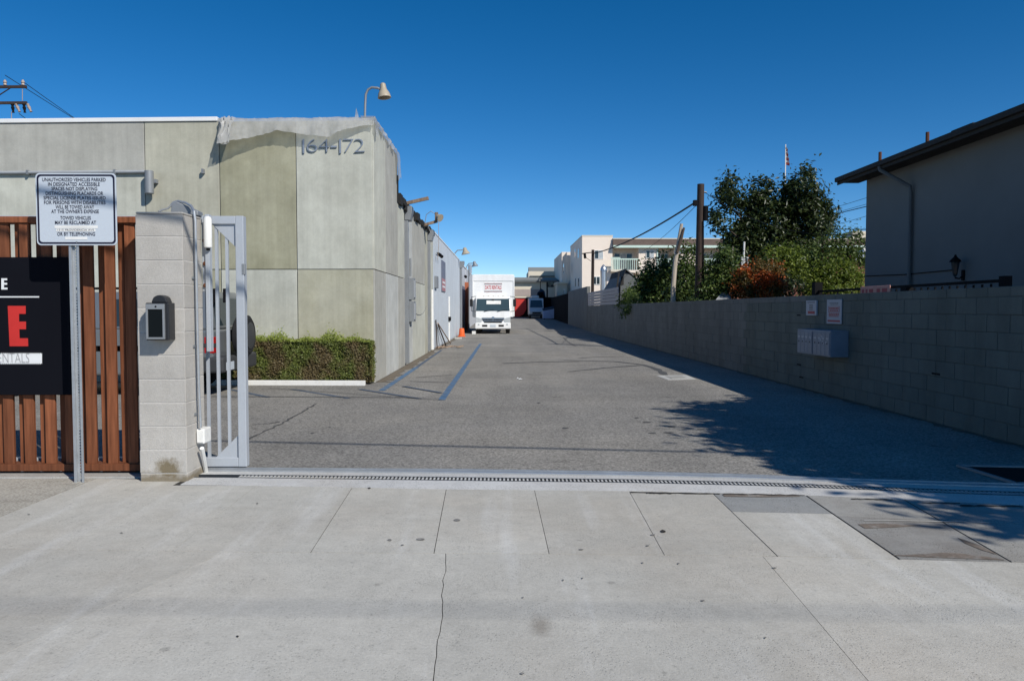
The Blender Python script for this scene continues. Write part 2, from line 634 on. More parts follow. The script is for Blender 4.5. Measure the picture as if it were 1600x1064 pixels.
m_hedge_top = leaf_mat('hedge_new_growth', (.20, .25, .045), (.30, .35, .08), .35)
m_twig = mat('hedge_twigs', (.055, .042, .028), .95, .3, 8, .3, 40, .6)
m_avocado = leaf_mat('broad_dark_leaf', (.013, .027, .009), (.060, .080, .023), .25, rough=.38)
m_citrus = leaf_mat('glossy_green_leaf', (.030, .060, .014), (.120, .165, .040), .28, rough=.4)
m_bright = leaf_mat('bright_green_leaf', (.065, .105, .014), (.195, .240, .036), .35)
m_redleaf = leaf_mat('red_bract', (.36, .060, .015), (.52, .15, .03), .3, ((.07, .075, .02), .9), dscale=2.2)
m_fartree = leaf_mat('far_tree_leaf', (.025, .04, .018), (.06, .08, .03), .2)
m_vine = leaf_mat('vine_leaf', (.03, .06, .012), (.12, .17, .035), .3)
m_truck = mat('white_truck_paint', (.80, .81, .81), .3, .04, 1, .01, 60, 0, spec=.5, streak=.03, stain=((.52, .50, .46), .3, 1.6, (2, 2, .5)))
m_truck_dark = mat('truck_black_trim', (.015, .015, .016), .5, .1, 4, .05, 60, .05)
m_glass = glass_mat('dark_window_glass')
m_wshield = glass_mat('windscreen_glass', (.03, .05, .06), .04)
m_lamp = mat('headlamp_lens', (.45, .48, .50), .12, .1, 15, .02, 60, .0, spec=.6)
m_chrome = mat('dull_chrome', (.34, .40, .48), .25, .1, 6, .02, 60, 0, metal=.8, spec=.5)
m_tyre = mat('tyre_rubber', (.016, .016, .017), .85, .15, 10, .1, 50, .3)
m_cone = mat('orange_plastic', (.75, .13, .03), .5, .08, 4, .03, 60, .0)
m_suv = mat('silver_grey_car_paint', (.20, .215, .225), .3, .03, 1, .01, 80, 0, metal=.4, spec=.5)
m_bumper = mat('dark_bumper_plastic', (.045, .047, .05), .6, .1, 4, .05, 80, .1)
m_tail = mat('red_lamp_lens', (.38, .015, .015), .15, .1, 20, .02, 60, 0, spec=.6)
m_stucco_dark = mat('taupe_stucco', (.165, .168, .165), .92, .15, .45, .06, 90, .35, 110)
m_stucco_pink = mat('pinkish_stucco', (.82, .71, .61), .92, .06, .5, .04, 30, .2)
m_stucco_cream = mat('cream_stucco', (.66, .60, .49), .92, .06, .5, .04, 30, .2)
m_shingle = mat('brown_roof_shingle', (.115, .085, .072), .9, .2, 1.4, .15, 20, .4)
m_shingle_dark = mat('dark_roof_shingle', (.035, .033, .032), .9, .2, 1.4, .15, 20, .4)
m_grey_roof = mat('grey_composition_roof', (.24, .25, .235), .9, .1, 1, .1, 20, .3)
m_slate = mat('slate_grey_siding', (.13, .14, .145), .85, .1, 1, .08, 30, .2)
m_mint = mat('pale_mint_trim', (.56, .70, .62), .6, .06, 2, .02, 40, 0)
m_brickred = mat('red_brown_wall', (.20, .085, .060), .9, .15, 2, .1, 20, .3)
m_curtain = mat('pale_curtain', (.42, .46, .48), .8, .15, 4, .04, 40, .1)
m_slat_pale = mat('pale_rose_cladding', (.40, .37, .36), .8, .1, 1, .05, 40, .1)
m_tarp = mat('red_tarp', (.55, .045, .035), .6, .1, .7, .03, 40, .1)
m_dump = mat('blue_bin_paint', (.33, .42, .60), .5, .15, 2, .05, 40, .1)
m_white_van = mat('van_paint', (.55, .56, .56), .4, .05, 2, .02, 40, 0)
m_canvas = mat('grey_canvas', (.33, .34, .35), .85, .1, 1, .05, 40, .1)
m_dark_canvas = mat('dark_navy_canvas', (.03, .035, .05), .8, .1, 1, .05, 40, .1)
m_darkwall = mat('far_end_black', (.014, .014, .016), 1.0, .1, 1, .05, 40, .1, spec=.02)  # near-black: deep shade of the far gap put into the colour
m_silver = mat('bright_sheet_metal', (.55, .57, .60), .3, .1, 3, .03, 40, .03, metal=.7, spec=.5)
m_mail = mat('mailbox_grey_paint', (.20, .225, .27), .5, .14, 5, .06, 60, .05)
m_cable = mat('black_cable', (.012, .012, .013), .7, .1, 3, .05, 60, 0)
m_flagred = mat('flag_red', (.35, .05, .05), .8, .1, 3, .02, 60, 0)
m_door_red = mat('red_brown_door_paint', (.36, .115, .06), .7, .1, 2, .04, 40, .1)
m_purple = mat('truck_shaded_door', (.16, .16, .22), .7, .1, 2, .04, 40, .1)  # the truck's cast shadow on this door is put into its colour
m_insul = mat('porcelain', (.35, .28, .24), .4, .1, 9, .02, 60, 0)
m_pink_sign = mat('faded_pink_board', (.55, .28, .24), .7, .2, 6, .06, 50, 0)
m_poster = mat('poster_paper', (.38, .39, .43), .6, .05, 3, .03, 60, 0)
m_dred_print = mat('dull_red_print', (.34, .06, .07), .6, .1, 4, .04, 60, 0)
m_grating = mat('dark_grating_steel', (.05, .058, .068), .5, .15, 10, .1, 60, .1, metal=.5)

# ------------------------------------------------------------------ the ground
g = MB().sheet([(-900, -300, -.14), (900, -300, -.14), (900, 1500, -.14), (-900, 1500, -.14)])
tag(g.build('ground', m_earth), kind='structure', label='bare ground around the lots')


def interp(pts):
    w = sorted(((p.x, p.y) for p in pts))
    return lambda x: float(np.interp(x, [a for a, _ in w], [b for _, b in w]))


def wline(*px):
    return interp([G(a, b) for a, b in px])


L_top = wline((322, 731.5), (390, 731.5), (700, 733.5), (1000, 738), (1150, 741.5), (1300, 747.5), (1450, 752), (1600, 756))
L_low = wline((310, 757), (700, 764), (1000, 767), (1250, 773), (1412, 780), (1600, 789), (1800, 795))
L_c = wline((-400, 850), (0, 858), (480, 863), (860, 865), (1215, 868.5), (1590, 878), (2000, 889))

# asphalt sheet of the alley and the parking court; rises gently from 45 m on
xs = [-2.72] + [x * .5 for x in range(-5, 12)] + [5.9]
front = [(-16, 6.98, 0), (-2.72, 6.98, 0)] + [(x, L_top(x), 0) for x in xs]
mb = MB()
mb.sheet([(x, y, 0) for x, y, _ in front] + [(5.9, 45, 0), (-16, 45, 0)])
mb.sheet([(-16, 45, 0), (5.9, 45, 0), (14, 75, gz(75)), (14, 130, gz(130)), (-16, 130, gz(130))])
alley = tag(mb.build('alley_road', m_asphalt), kind='structure', label='worn grey asphalt alley')


def flat(name, poly, m, z=.004, parent=alley, label=None):
    o = MB().sheet([(p[0], p[1], z) for p in poly]).build(name, m, parent)
    if label: o['label'] = label
    return o


def stripe(a, b, w, m, name='painted_line', z=.004, wb=None):
    a, b = G(*a), G(*b)
    d = (b - a).normalized()
    s = Vector((d.y, -d.x, 0))
    w2 = wb or w
    return flat(name, [a - s * w / 2, b - s * w2 / 2, b + s * w2 / 2, a + s * w / 2], m, z)


stripe((690, 625), (751, 537), .115, m_blue_line)
stripe((596, 610.5), (651, 574), .12, m_blue_line)
stripe((651, 574), (690, 547), .09, m_blue_faint)
stripe((562, 608.5), (657, 623.5), .09, m_blue_faint, z=.008)
stripe((455, 608), (545, 622.5), .09, m_blue_faint)
stripe((352, 607), (420, 621), .09, m_blue_faint)
stripe((630, 604), (690, 614.5), .08, m_blue_faint, z=.012)
stripe((640, 596), (702, 598), .06, m_tyre_line, 'paving_scar')
stripe((420, 607), (690, 625.5), .03, m_tyre_line, 'paving_scar', z=.016)
stripe((650, 590), (705, 586), .06, m_tyre_line, 'paving_scar')
stripe((330, 620), (640, 621.5), .05, m_tyre_line, 'paving_scar', z=.012)


def wobble(name, pts, w, m, z=.006, jag=.02, step=.12):
    pts = [G(*p) for p in pts]
    rng = random.Random(len(pts) + int(pts[0].x * 100))
    path = []
    for a, b in zip(pts, pts[1:]):
        n = max(2, int((b - a).length / step))
        for i in range(n):
            q = a.lerp(b, i / n)
            path.append(q + Vector((rng.uniform(-jag, jag), rng.uniform(-jag, jag), 0)))
    path.append(pts[-1])
    mb = MB()
    L, Rr = [], []
    for i, q in enumerate(path):
        d = (path[min(i + 1, len(path) - 1)] - path[max(i - 1, 0)]).normalized()
        s = Vector((d.y, -d.x, 0)) * w * rng.uniform(.3, .75)
        L.append((q.x - s.x, q.y - s.y, z))
        Rr.append((q.x + s.x, q.y + s.y, z))
    n = len(L)
    mb.add(L + Rr, [(i, i + 1, n + i + 1, n + i) for i in range(n - 1)])
    return mb.build(name, m, alley)


wobble('crack', [(386, 687), (440, 662), (470, 645), (494, 631)], .026, m_tyre_line)
wobble('crack', [(395, 664), (420, 662), (437, 659)], .02, m_tyre_line)
wobble('crack', [(880, 528), (890, 536), (900, 541)], .05, m_tyre_line)
for a, b, s in (((785, 568), (905, 565), .16), ((890, 581), (1000, 571), .12), ((905, 560), (975, 557), .10)):
    wobble('paving_scar', [a, ((a[0] + b[0]) / 2, (a[1] + b[1]) / 2 - 1), b], s, m_tyre_line, .005, .03, .4)
# curved tyre scrub beside the lid
wobble('paving_scar', [(880, 563), (960, 565), (1005, 570), (1030, 578), (1040, 586)], .14, m_tyre_line, .005, .02, .3)
for px, py, w, h in ((883, 669, 14, 2.2), (1010, 660, 18, 2), (1020, 677, 16, 2), (1050, 667, 14, 1.6), (1045, 676, 20, 1.6), (842, 630, 6, 1.6), (995, 653, 10, 1.5), (488, 677, 8, 2), (515, 668, 6, 1), (1095, 671, 14, 1.5)):
    n = 9
    rng = random.Random(px)
    pts = []
    for i in range(n):
        a = 2 * math.pi * i / n
        r = rng.uniform(.6, 1)
        pts.append(G(px + math.cos(a) * w / 2 * r, py + math.sin(a) * h / 2 * r))
    flat('oil_stain', pts, m_tyre_line, .005)

# the concrete lid in the asphalt
pts = [G(1026, 587), (G(1072, 586)), G(1087, 592.5), G(1044, 594)]
mb = MB()
c = sum(pts, Vector()) / 4
mb.prism([(p.x, p.y, -.05) for p in pts], (0, 0, .054))
lid = mb.build('utility_cover', m_lid)
tag(lid, 'pale square concrete utility lid set in the asphalt near the block wall', 'utility lid')
MB().prism([(c.x + (p.x - c.x) * .55, c.y + (p.y - c.y) * .55, .004) for p in pts], (0, 0, .006)).build('cover_plate', m_slab_mid, lid)

# scraps lying on the asphalt
for i, (px, py, s) in enumerate(((813, 594, .05), (809, 592.5, .03), (700, 541, .06))):
    p = G(px, py)
    mb = MB()
    mb.add([(p.x - s, p.y, .006), (p.x, p.y - s * .6, .03), (p.x + s, p.y + s * .2, .012), (p.x, p.y + s, .04)], [(0, 1, 2), (0, 2, 3)])
    tag(mb.build('paper_scrap', m_white_print), ('larger crumpled white paper scrap lying on the open asphalt', 'tiny white paper scrap beside a larger one on the open asphalt', 'white paper scrap by the leaning boards at the pale blue wall')[i], 'litter', 'paper scraps')

# ------------------------------------------------------------------ drain strip, track and grate
xa, xb = -2.74, 5.62
XS = [xa + (xb - xa) * i / 28 for i in range(29)]


def between(t):
    return lambda x: L_top(x) * (1 - t) + L_low(x) * t


def ribbon(t0, t1, z0, z1, name, m, parent, xs=XS):
    mb = MB()
    f0, f1 = between(t0), between(t1)
    for a, b in zip(xs, xs[1:]):
        mb.hexa([(a, f1(a), z0), (b, f1(b), z0), (b, f0(b), z0), (a, f0(a), z0)], [(a, f1(a), z1), (b, f1(b), z1), (b, f0(b), z1), (a, f0(a), z1)])
    # drop the inner end caps
    bm = bmesh.new()
    me = bpy.data.meshes.new(name)
    me.from_pydata(mb.v, [], mb.f)
    bm.from_mesh(me)
    bmesh.ops.remove_doubles(bm, verts=bm.verts, dist=1e-5)
    bpy.data.meshes.remove(me)
    mb2 = MB()
    seen = {}
    for fc in bm.faces:
        key = tuple(sorted(v.index for v in fc.verts))
        seen.setdefault(key, []).append(fc)
    mb2.v = [tuple(v.co) for v in bm.verts]
    bm.verts.ensure_lookup_table()
    for i, v in enumerate(bm.verts): v.index = i
    seen = {}
    for fc in bm.faces:
        seen.setdefault(tuple(sorted(v.index for v in fc.verts)), []).append([v.index for v in fc.verts])
    mb2.f = [tuple(q[0]) for q in seen.values() if len(q) == 1]
    bm.free()
    return mb2.build(name, m, parent)


strip = tag(ribbon(.0, .01, -.06, -.002, 'drain_strip', m_strip, None), kind='structure', label='concrete strip that carries the gate track and trench drain')
ribbon(.01, .085, -.06, .010, 'track_bedding', m_strip, strip)
ribbon(.085, .23, -.06, -.003, 'channel_bed', m_strip, strip)
ribbon(.23, .43, -.06, .003, 'concrete_band', m_strip, strip)
ribbon(.60, 1.0, -.06, .002, 'concrete_band', m_strip, strip)
ribbon(.43, .60, -.06, -.05, 'drain_channel', m_joint, strip)
track = thing('gate_track', (0, 6.9, 0), 'steel rail of the sliding gate laid across the whole driveway', 'gate track')
XT = [x for x in XS if x < 4.6]
ribbon(.088, .122, -.006, .022, 'rail', m_steel, track, XT)
ribbon(.150, .225, -.006, .014, 'rail_flange', m_steel, track, XT)
grate = thing('trench_grate', (0, 6.5, 0), 'long slotted trench drain grate running across the driveway entrance', 'drain grate')
mb = MB()
f0, f1 = between(.44), between(.59)
x = -2.35
while x < 5.5:
    mb.hexa([(x, f1(x), -.02), (x + .015, f1(x), -.02), (x + .015, f0(x), -.02), (x, f0(x), -.02)], [(x, f1(x), .002), (x + .015, f1(x), .002), (x + .015, f0(x), .002), (x, f0(x), .002)])
    x += .034
tag(mb.build('grate_bar', m_strip, grate), kind='stuff')
ribbon(.43, .447, -.03, .0055, 'grate_edge', m_grating, grate)
ribbon(.583, .60, -.03, .0055, 'grate_edge', m_grating, grate)

# ------------------------------------------------------------------ sidewalk slabs
sw = MB().sheet([(-14, -6, -.0035), (14, -6, -.0035), (14, 6.62, -.0035), (-14, 6.62, -.0035)])
sidewalk = tag(sw.build('sidewalk', m_joint), kind='structure', label='pale concrete sidewalk and driveway apron')


def slab(poly, m, h=.0, label=None):
    """poly: ground points; thickness below; slightly eased arris"""
    mb = MB()
    mb.prism([(p[0], p[1], -.09) for p in poly], (0, 0, .09 + h))
    o = mb.build('slab', m, sidewalk)
    if label: o['label'] = label
    return o


# long joints of the first row: bottom and top picture points and joint half widths
J = [((-700, 752), (-1250, 850), .002), ((-250, 752), (-600, 853), .002), ((128, 757), (-125, 857), .0025), ((400, 759), (268, 861), .0015), ((550, 762), (485, 863), .0025), ((697, 765), (678, 864), .0025), ((835, 765), (858, 865), .002), ((983, 767), (1038, 866.5), .002), ((1112, 769), (1215, 868.5), .0035), ((1258, 773), (1405, 873), .008), ((1412, 780), (1580, 877.5), .007), ((1600, 789), (1800, 884), .005), ((1820, 795), (2050, 890), .005), ((2300, 800), (2600, 905), .005)]


def jx(i, t):
    a, b = G(*J[i][0]), G(*J[i][1])
    return a.lerp(b, t)


def clampy(p, f, d):
    return Vector((p.x, f(p.x) + d, 0))


TOPGAP, CGAP = .004, .005
splits = {3: (.40, .40), 4: (.40, .39), 5: (.40, .40), 8: (.37, .36), 9: (.40, .40), 10: (.40, .40)}
tones = {8: (m_slab_dark, m_slab), 9: (m_slab_mid, m_slab_brown), 10: (m_slab_mid, m_slab_mid), 11: (m_slab_mid, m_slab_mid)}
for i in range(len(J) - 1):
    gl, gr = J[i][2], J[i + 1][2]

    def edge(t, side, k=i, gl=gl, gr=gr):
        q = jx(k if side == 0 else k + 1, t)
        return Vector((q.x + (gl if side == 0 else -gr), q.y, 0))
    tl, tr = clampy(edge(0, 0), L_low, -TOPGAP), clampy(edge(0, 1), L_low, -TOPGAP)
    if i < 3:
        tl.y = tr.y = 6.62
    bl, br = clampy(edge(1, 0), L_c, CGAP), clampy(edge(1, 1), L_c, CGAP)
    ms = tones.get(i, (m_slab, m_slab))
    if i in (0, 1):
        slab([bl, br, tr, tl], m_aggr)
    elif i == 2:
        slab([bl, br, Vector((tr.x, clampy(tr, L_low, -TOPGAP).y, 0)), Vector((-2.80, 6.35, 0)), Vector((-2.80, 6.55, 0)), tl], ms[0])
    elif i in splits:
        s0, s1 = splits[i]
        ml, mr = edge(s0, 0), edge(s1, 1)
        gg = .0015 if i < 8 else .004
        up = Vector((0, gg, 0))
        slab([ml + up, mr + up, tr, tl], ms[0])
        slab([bl, br, mr - up, ml - up], ms[1])
    else:
        slab([bl, br, tr, tl], ms[0])
# pebbled patch at the foot of the fence, left of the diagonal joint
# second row: large slabs, one edge is the wandering crack
rng = random.Random(3)


def crackline():
    key = [(697, 866), (697, 885), (692, 930), (690, 962), (684, 1000), (676, 1050), (671, 1090), (640, 1400)]
    key = [G(*k) for k in key]
    out = []
    w_ = 0
    for a, b in zip(key, key[1:]):
        n = max(1, int((b - a).length / .07))
        for j in range(n):
            q = a.lerp(b, j / n)
            w_ = w_ * .7 + rng.uniform(-.007, .007)
            out.append(Vector((q.x + w_, q.y, 0)))
    out.append(key[-1])
    return out


ck = crackline()
ck[0].y = L_c(ck[0].x) - CGAP
yb = -3.5


def ext(a, b):
    """line on through a, b down to yb"""
    a, b = G(*a), G(*b)
    return a + (b - a) * ((yb - a.y) / (b.y - a.y))


lj_top, lj_bot = G(350, 862.5), ext((350, 868), (0, 1030))
rj_top, rj_bot = G(1192, 869), ext((1195, 875), (1355, 1064))
fj_top, fj_bot = G(1800, 885), ext((1800, 884), (2330, 1064))
for q in (lj_top, rj_top, fj_top): q.y = L_c(q.x) - CGAP
cb = Vector((ck[-1].x - .25, yb, 0))
cx = lambda pts, d: [Vector((p.x + d, p.y, 0)) for p in pts]
mids = lambda a, b, n=6: [Vector((a.x + (b.x - a.x) * j / n, L_c(a.x + (b.x - a.x) * j / n) - CGAP, 0)) for j in range(1, n)]
far_l = Vector((-14, L_c(-14) - CGAP, 0))
slab([far_l, Vector((-14, yb, 0)), Vector((lj_bot.x - .0025, yb, 0)), Vector((lj_top.x - .001, lj_top.y, 0))] + mids(lj_top, far_l), m_slab)
slab([Vector((lj_top.x + .001, lj_top.y, 0)), Vector((lj_bot.x + .001, yb, 0))] + cx([cb] + ck[::-1], -.002) + mids(ck[0], lj_top), m_slab)
slab(cx(ck + [cb], .002) + [Vector((rj_bot.x - .0015, yb, 0)), Vector((rj_top.x - .0015, rj_top.y, 0))] + mids(rj_top, ck[0]), m_slab)
slab([Vector((rj_top.x + .0015, rj_top.y, 0)), Vector((rj_bot.x + .0015, yb, 0)), Vector((fj_bot.x - .003, yb, 0)), Vector((fj_top.x - .003, fj_top.y, 0))] + mids(fj_top, rj_top), m_slab)
slab([Vector((fj_top.x + .003, fj_top.y, 0)), Vector((fj_bot.x + .003, yb, 0)), Vector((14, yb, 0)), Vector((14, L_c(14) - CGAP, 0))] + mids(Vector((14, 0, 0)), fj_top), m_slab)


# marks on the concrete: each is a shallow patch with its own outline
def blotch(px, py, w, h, m, tilt=0.0, n=14, seed=1, name='stain'):
    rng = random.Random(seed)
    pts = []
    for i in range(n):
        a = 2 * math.pi * i / n
        r = rng.uniform(.72, 1)
        dx, dy = math.cos(a) * w / 2 * r, math.sin(a) * h / 2 * r
        pts.append(G(px + dx * math.cos(tilt) - dy * math.sin(tilt), py + dx * math.sin(tilt) + dy * math.cos(tilt)))
    return MB().sheet([(p.x, p.y, .0045) for p in pts]).build(name, m, sidewalk)


m_spot = mat('tan_stain', (.33, .30, .26), .9, .2, 12, .2, 60, .2, stain=((.46, .45, .43), .9, 22))
m_gum = mat('old_gum', (.19, .185, .175), .9, .2, 12, .1, 60, .2, stain=((.42, .41, .39), .7, 30))
blotch(1036, 830.5, 11, 5, m_joint, .15, 10, 3)
for i, (px, py, w, h) in enumerate(((714, 813, 12, 4), (609, 844, 8, 3.5), (657, 843, 14, 4), (629, 852, 6, 2), (402, 787, 4, 2.5), (577, 763, 5, 2.5), (371, 995, 5, 3), (880, 907, 4, 3), (1004, 880, 4, 2.5), (910, 904, 3, 3), (816, 1053, 7, 4), (1196, 997, 4, 3), (1098, 939, 7, 3), (1020, 836, 9, 3), (1012, 853, 7, 2.5), (1060, 881, 4, 3), (817, 934, 4, 2.5), (45, 804, 5, 2), (190, 833, 5, 2), (908, 859, 9, 2), (1210, 888, 8, 2))):
    blotch(px, py, w, h, m_gum if i not in (5, 6) else m_joint, 0, 9, i)
m_brown = mat('brown_run_off', (.17, .14, .115), .9, .3, 5, .25, 50, .2, stain=((.26, .25, .235), .9, 9))
for i, pts in enumerate((((1392, 868), (1450, 871), (1520, 873.5), (1572, 875.5), (1530, 868), (1480, 863), (1440, 866)), ((1496, 840), (1530, 852), (1560, 867), (1535, 860), (1508, 849)), ((1128, 772.5), (1190, 773), (1250, 774), (1250, 776), (1190, 777), (1132, 776)), ((1340, 819), (1380, 818), (1440, 821), (1400, 824), (1352, 826)))):
    MB().sheet([(G(*p).x, G(*p).y, .003) for p in pts]).build('stain', m_brown, sidewalk)
for i, (a, b, y, w) in enumerate(((985, 1125, 769.5, 2.2), (1130, 1258, 772, 2.5), (1010, 1050, 771, 1.5), (1330, 1395, 780, 2), (1440, 1500, 786, 2), (1500, 1598, 790, 3))):
    mb = MB()
    top, bot = [], []
    rng = random.Random(i)
    for k in range(14):
        x = a + (b - a) * k / 13
        yy = y + (b - a) * .018 * k / 13
        top.append(G(x, yy - w / 2 * rng.uniform(.1, 1)))
        bot.append(G(x, yy + w / 2 * rng.uniform(.1, 1)))
    MB().sheet([(p.x, p.y, .0045) for p in bot + top[::-1]]).build('tar_smear', m_joint, sidewalk)
MB().sheet([(G(*p).x, G(*p).y, .0045) for p in ((1350, 813), (1420, 813.6), (1500, 815.3), (1560, 817.2), (1560, 817.9), (1500, 816.2), (1420, 814.8), (1350, 813.8))]).build('pale_streak', m_slab, sidewalk)

# curb under the wooden fence, pillar footing
tag(MB().box(-10, -3.15, 6.63, 6.97, -.06, .012).build('curb', m_curb, None, .01), kind='structure', label='narrow concrete curb under the wooden fence')
# steel framed pit by the block wall
pit = thing('drain_pit', (4.6, 6.9, 0), 'dark steel framed pit cover in the driveway corner at the block wall', 'drain cover')
a, b, c2, d2 = G(1497, 729), G(1640, 732), G(1680, 757), G(1588, 757.5)
mb = MB()
for p, q in ((a, b), (d2, a), (c2, d2)):
    mb.bar((p.x, p.y, .012), (q.x, q.y, .012), .035, .02)
mb.build('rim', m_galv, pit)
MB().prism([(p.x, p.y, .002) for p in (a, b, c2, d2)], (0, 0, .004)).build('cover_plate', m_iron, pit)

# ------------------------------------------------------------------ concrete building on the left
BC = Vector((-2.62, 15.25, 0))
TH = R(2.75)
BU = Vector((-math.cos(TH), math.sin(TH), 0))      # along the street front, away from the alley
BN = Vector((-math.sin(TH), -math.cos(TH), 0))     # out of the street front


def FM(s, d, z):
    return BC + BU * s + BN * d + Vector((0, 0, z))


def FAC(px, py, d=0.0):
    r = ray(px, py)
    t = (BC + BN * d - CO).dot(BN) / r.dot(BN)
    p = CO + r * t
    return (p - BC).dot(BU), p.z


ZJ = 2.29
ZT = 5.26
bld = thing('concrete_building', BC, 'long low plastered concrete panel building with numbers 164-172 at its corner', 'building')
mb = MB()
mb.box(-.02 + .05, 14, -9, -.03, -.05, ZT - .02, FM)
core = MB()
core.hexa([FM(.03, -.03, 0), FM(14, -.03, 0), (-16.5, 28, 0), (-2.63, 28, 0)], [FM(.03, -.03, 4.0), FM(14, -.03, 4.0), (-16.5, 28, 4.0), (-2.63, 28, 4.0)])
core.hexa([FM(.03, -.03, 4.0), FM(14, -.03, 4.0), (-16.5, 18.7, 4.0), (-2.63, 18.7, 4.0)], [FM(.03, -.03, ZT - .03), FM(14, -.03, ZT - .03), (-16.5, 18.7, ZT - .03), (-2.63, 18.7, ZT - .03)])
core.build('wall', m_curb, bld)
s1, s2, s3 = FAC(464, 400)[0], FAC(345, 400)[0], FAC(227, 300)[0]
GAP = .007


def fpanel(s0, s1_, z0, z1, kind):
    MB().box(s0 + GAP, s1_ - GAP, -.02, 0, z0 + GAP, z1 - GAP, FM).build('panel', m_pan[kind], bld, .006, seg=1)


fpanel(-.0, s1, ZJ, ZT, 'light'); fpanel(0, s1, .0, ZJ, 'khaki')
fpanel(s1, s2, ZJ, ZT, 'olive'); fpanel(s1, s2, .0, ZJ, 'light')
fpanel(s2, s3, ZJ, ZT, 'mid'); fpanel(s2, s3, .0, ZJ, 'olive')
zc = FAC(120, 270)[1]
fpanel(s3, 9.2, zc, ZT, 'grey'); fpanel(s3, 9.2, 0, zc, 'light'); fpanel(9.2, 14, 0, ZT, 'grey')
XW = -2.60


def wpanel(y0, y1, z0, z1, kind, x=XW):
    MB().box(x - .03, x, y0 + GAP, y1 - GAP, z0 + GAP, z1 - GAP).build('panel', m_pan[kind], bld, .006, seg=1)


wpanel(15.26, 16.75, ZJ, ZT, 'light'); wpanel(15.26, 16.75, 0, ZJ, 'grey')
wpanel(16.75, 18.7, ZJ, ZT, 'grey'); wpanel(16.75, 18.7, 0, ZJ, 'pale')
wpanel(18.7, 19.9, ZJ, 4.22, 'light'); wpanel(18.7, 19.9, 0, ZJ, 'grey')
wpanel(20.5, 21.6, 0, 4.2, 'pale')
wpanel(21.6, 25.0, ZJ, 4.2, 'grey'); wpanel(21.6, 25.0, 0, ZJ, 'light')
wpanel(25.0, 25.9, 0, 4.2, 'mid'); wpanel(26.5, 27.95, 0, 4.2, 'light')
MB().box(-2.72, -2.66, 19.9, 20.5, 0, 4.2).build('panel', m_pan['grey'], bld)
MB().box(-2.72, -2.66, 25.9, 26.5, 0, 4.2).build('panel', m_pan['grey'], bld)
# parapet edges
MB().box(s2 + .02, 14, -.4, .03, ZT, ZT + .085, FM).build('coping', m_coping, bld, .01)
rng = random.Random(5)
mb = MB()
y = 18.72
while y < 27.9:
    dy = rng.uniform(.25, .6)
    mb.box(XW - .5, XW + rng.uniform(.0, .09), y, min(y + dy, 27.9), 4.16 - rng.uniform(0, .10), 4.30 + rng.uniform(-.03, .05))
    y += dy
mb.build('roofing_edge', m_tar, bld)
MB().box(-2.9, XW + .02, 18.55, 18.72, 4.1, 4.75).build('roofing_edge', m_tar, bld)
# downspouts with leader heads, set in the two recesses
for yy in (20.2, 26.2):
    d = MB().box(-2.645, -2.53, yy - .06, yy + .06, .05, 3.85).build('downspout', m_galv, bld, .01)
    MB().prism([(-2.62, yy - .08, 3.85), (-2.48, yy - .08, 3.85), (-2.43, yy - .08, 4.08), (-2.43, yy - .08, 4.22), (-2.62, yy - .08, 4.25)], (0, .45, 0)).build('leader_head', m_galv, d, .01)
# meter boxes and the conduits on the side wall
for y0, z0, z1 in ((20.75, 1.75, 2.35), (20.78, 1.15, 1.72)):
    mb = MB()
    mb.box(XW, XW + .13, y0, y0 + .45, z0, z1)
    bx = mb.build('meter_box', m_galv, bld, .01)
    MB().box(XW + .13, XW + .15, y0 + .06, y0 + .39, z0 + .06, z1 - .06).build('cover', m_pipe_grey, bx, .006)
MB().tube([(XW + .03, 20.95, 2.4), (XW + .03, 20.95, 2.9)], .025).build('conduit', m_galv, bld)
MB().tube([(XW + .04, 27.1, .05), (XW + .04, 27.1, 2.2)], .05).build('downpipe', m_paint_white, bld)
MB().tube([PX(655 + 12 * math.cos(a), 470 + 22 * math.sin(a), XW + .01) for a in [R(q) for q in range(20, 176, 12)]], .006, 5).build('loose_wire', m_galv, bld)
# beams that stick out over the alley from the torn roof edge
for nm, y0, xe, ze in (('a', 20.1, -1.98, 4.42), ('b', 24.6, -2.14, 4.34)):
    z0 = ze - .16
    mb = MB()
    mb.bar((-2.9, y0, z0 - .05), (xe, y0, ze), .055, .09)
    t = thing('roof_beam', (-2.9, y0, z0), 'nearer weathered timber jutting from the torn roof edge over the alley' if nm == 'a' else 'farther weathered timber at the roof edge with a floodlight at its end', 'timber beam', 'beams over the alley')
    mb.build('beam', m_old_wood, t, .006)
# floodlight on the second beam
fl = thing('floodlight', (-2.1, 24.6, 4.4), 'small tan floodlight with cord hanging at the end of a roof timber', 'floodlight')
mb = MB().tube([(-2.55, 24.6, 4.25), (-2.5, 24.6, 4.55), (-2.35, 24.6, 4.66), (-2.2, 24.6, 4.56)], .012, 6)
mb.build('cable_loop', m_galv, fl)
MB().lathe([(.05, -.05), (.07, 0), (.12, .12), (.13, .16), (.10, .16)], (-2.15, 24.6, 4.5), (.7, -.5, -.45)).build('lamp_head', m_tan, fl, smooth=True)
MB().box(-2.22, -2.12, 24.53, 24.67, 4.36, 4.62).build('bracket', m_old_wood, fl, .006)
MB().tube([(-2.1, 24.55, 4.4), (-2.1, 24.55, 3.6), (-2.14, 24.6, 3.1)], .008, 5).build('cord', m_insul, fl)
MB().tube([(-2.45, 24.6, 4.2), (-2.35, 24.55, 3.95)], .008, 5).build('stay', m_galv, fl)

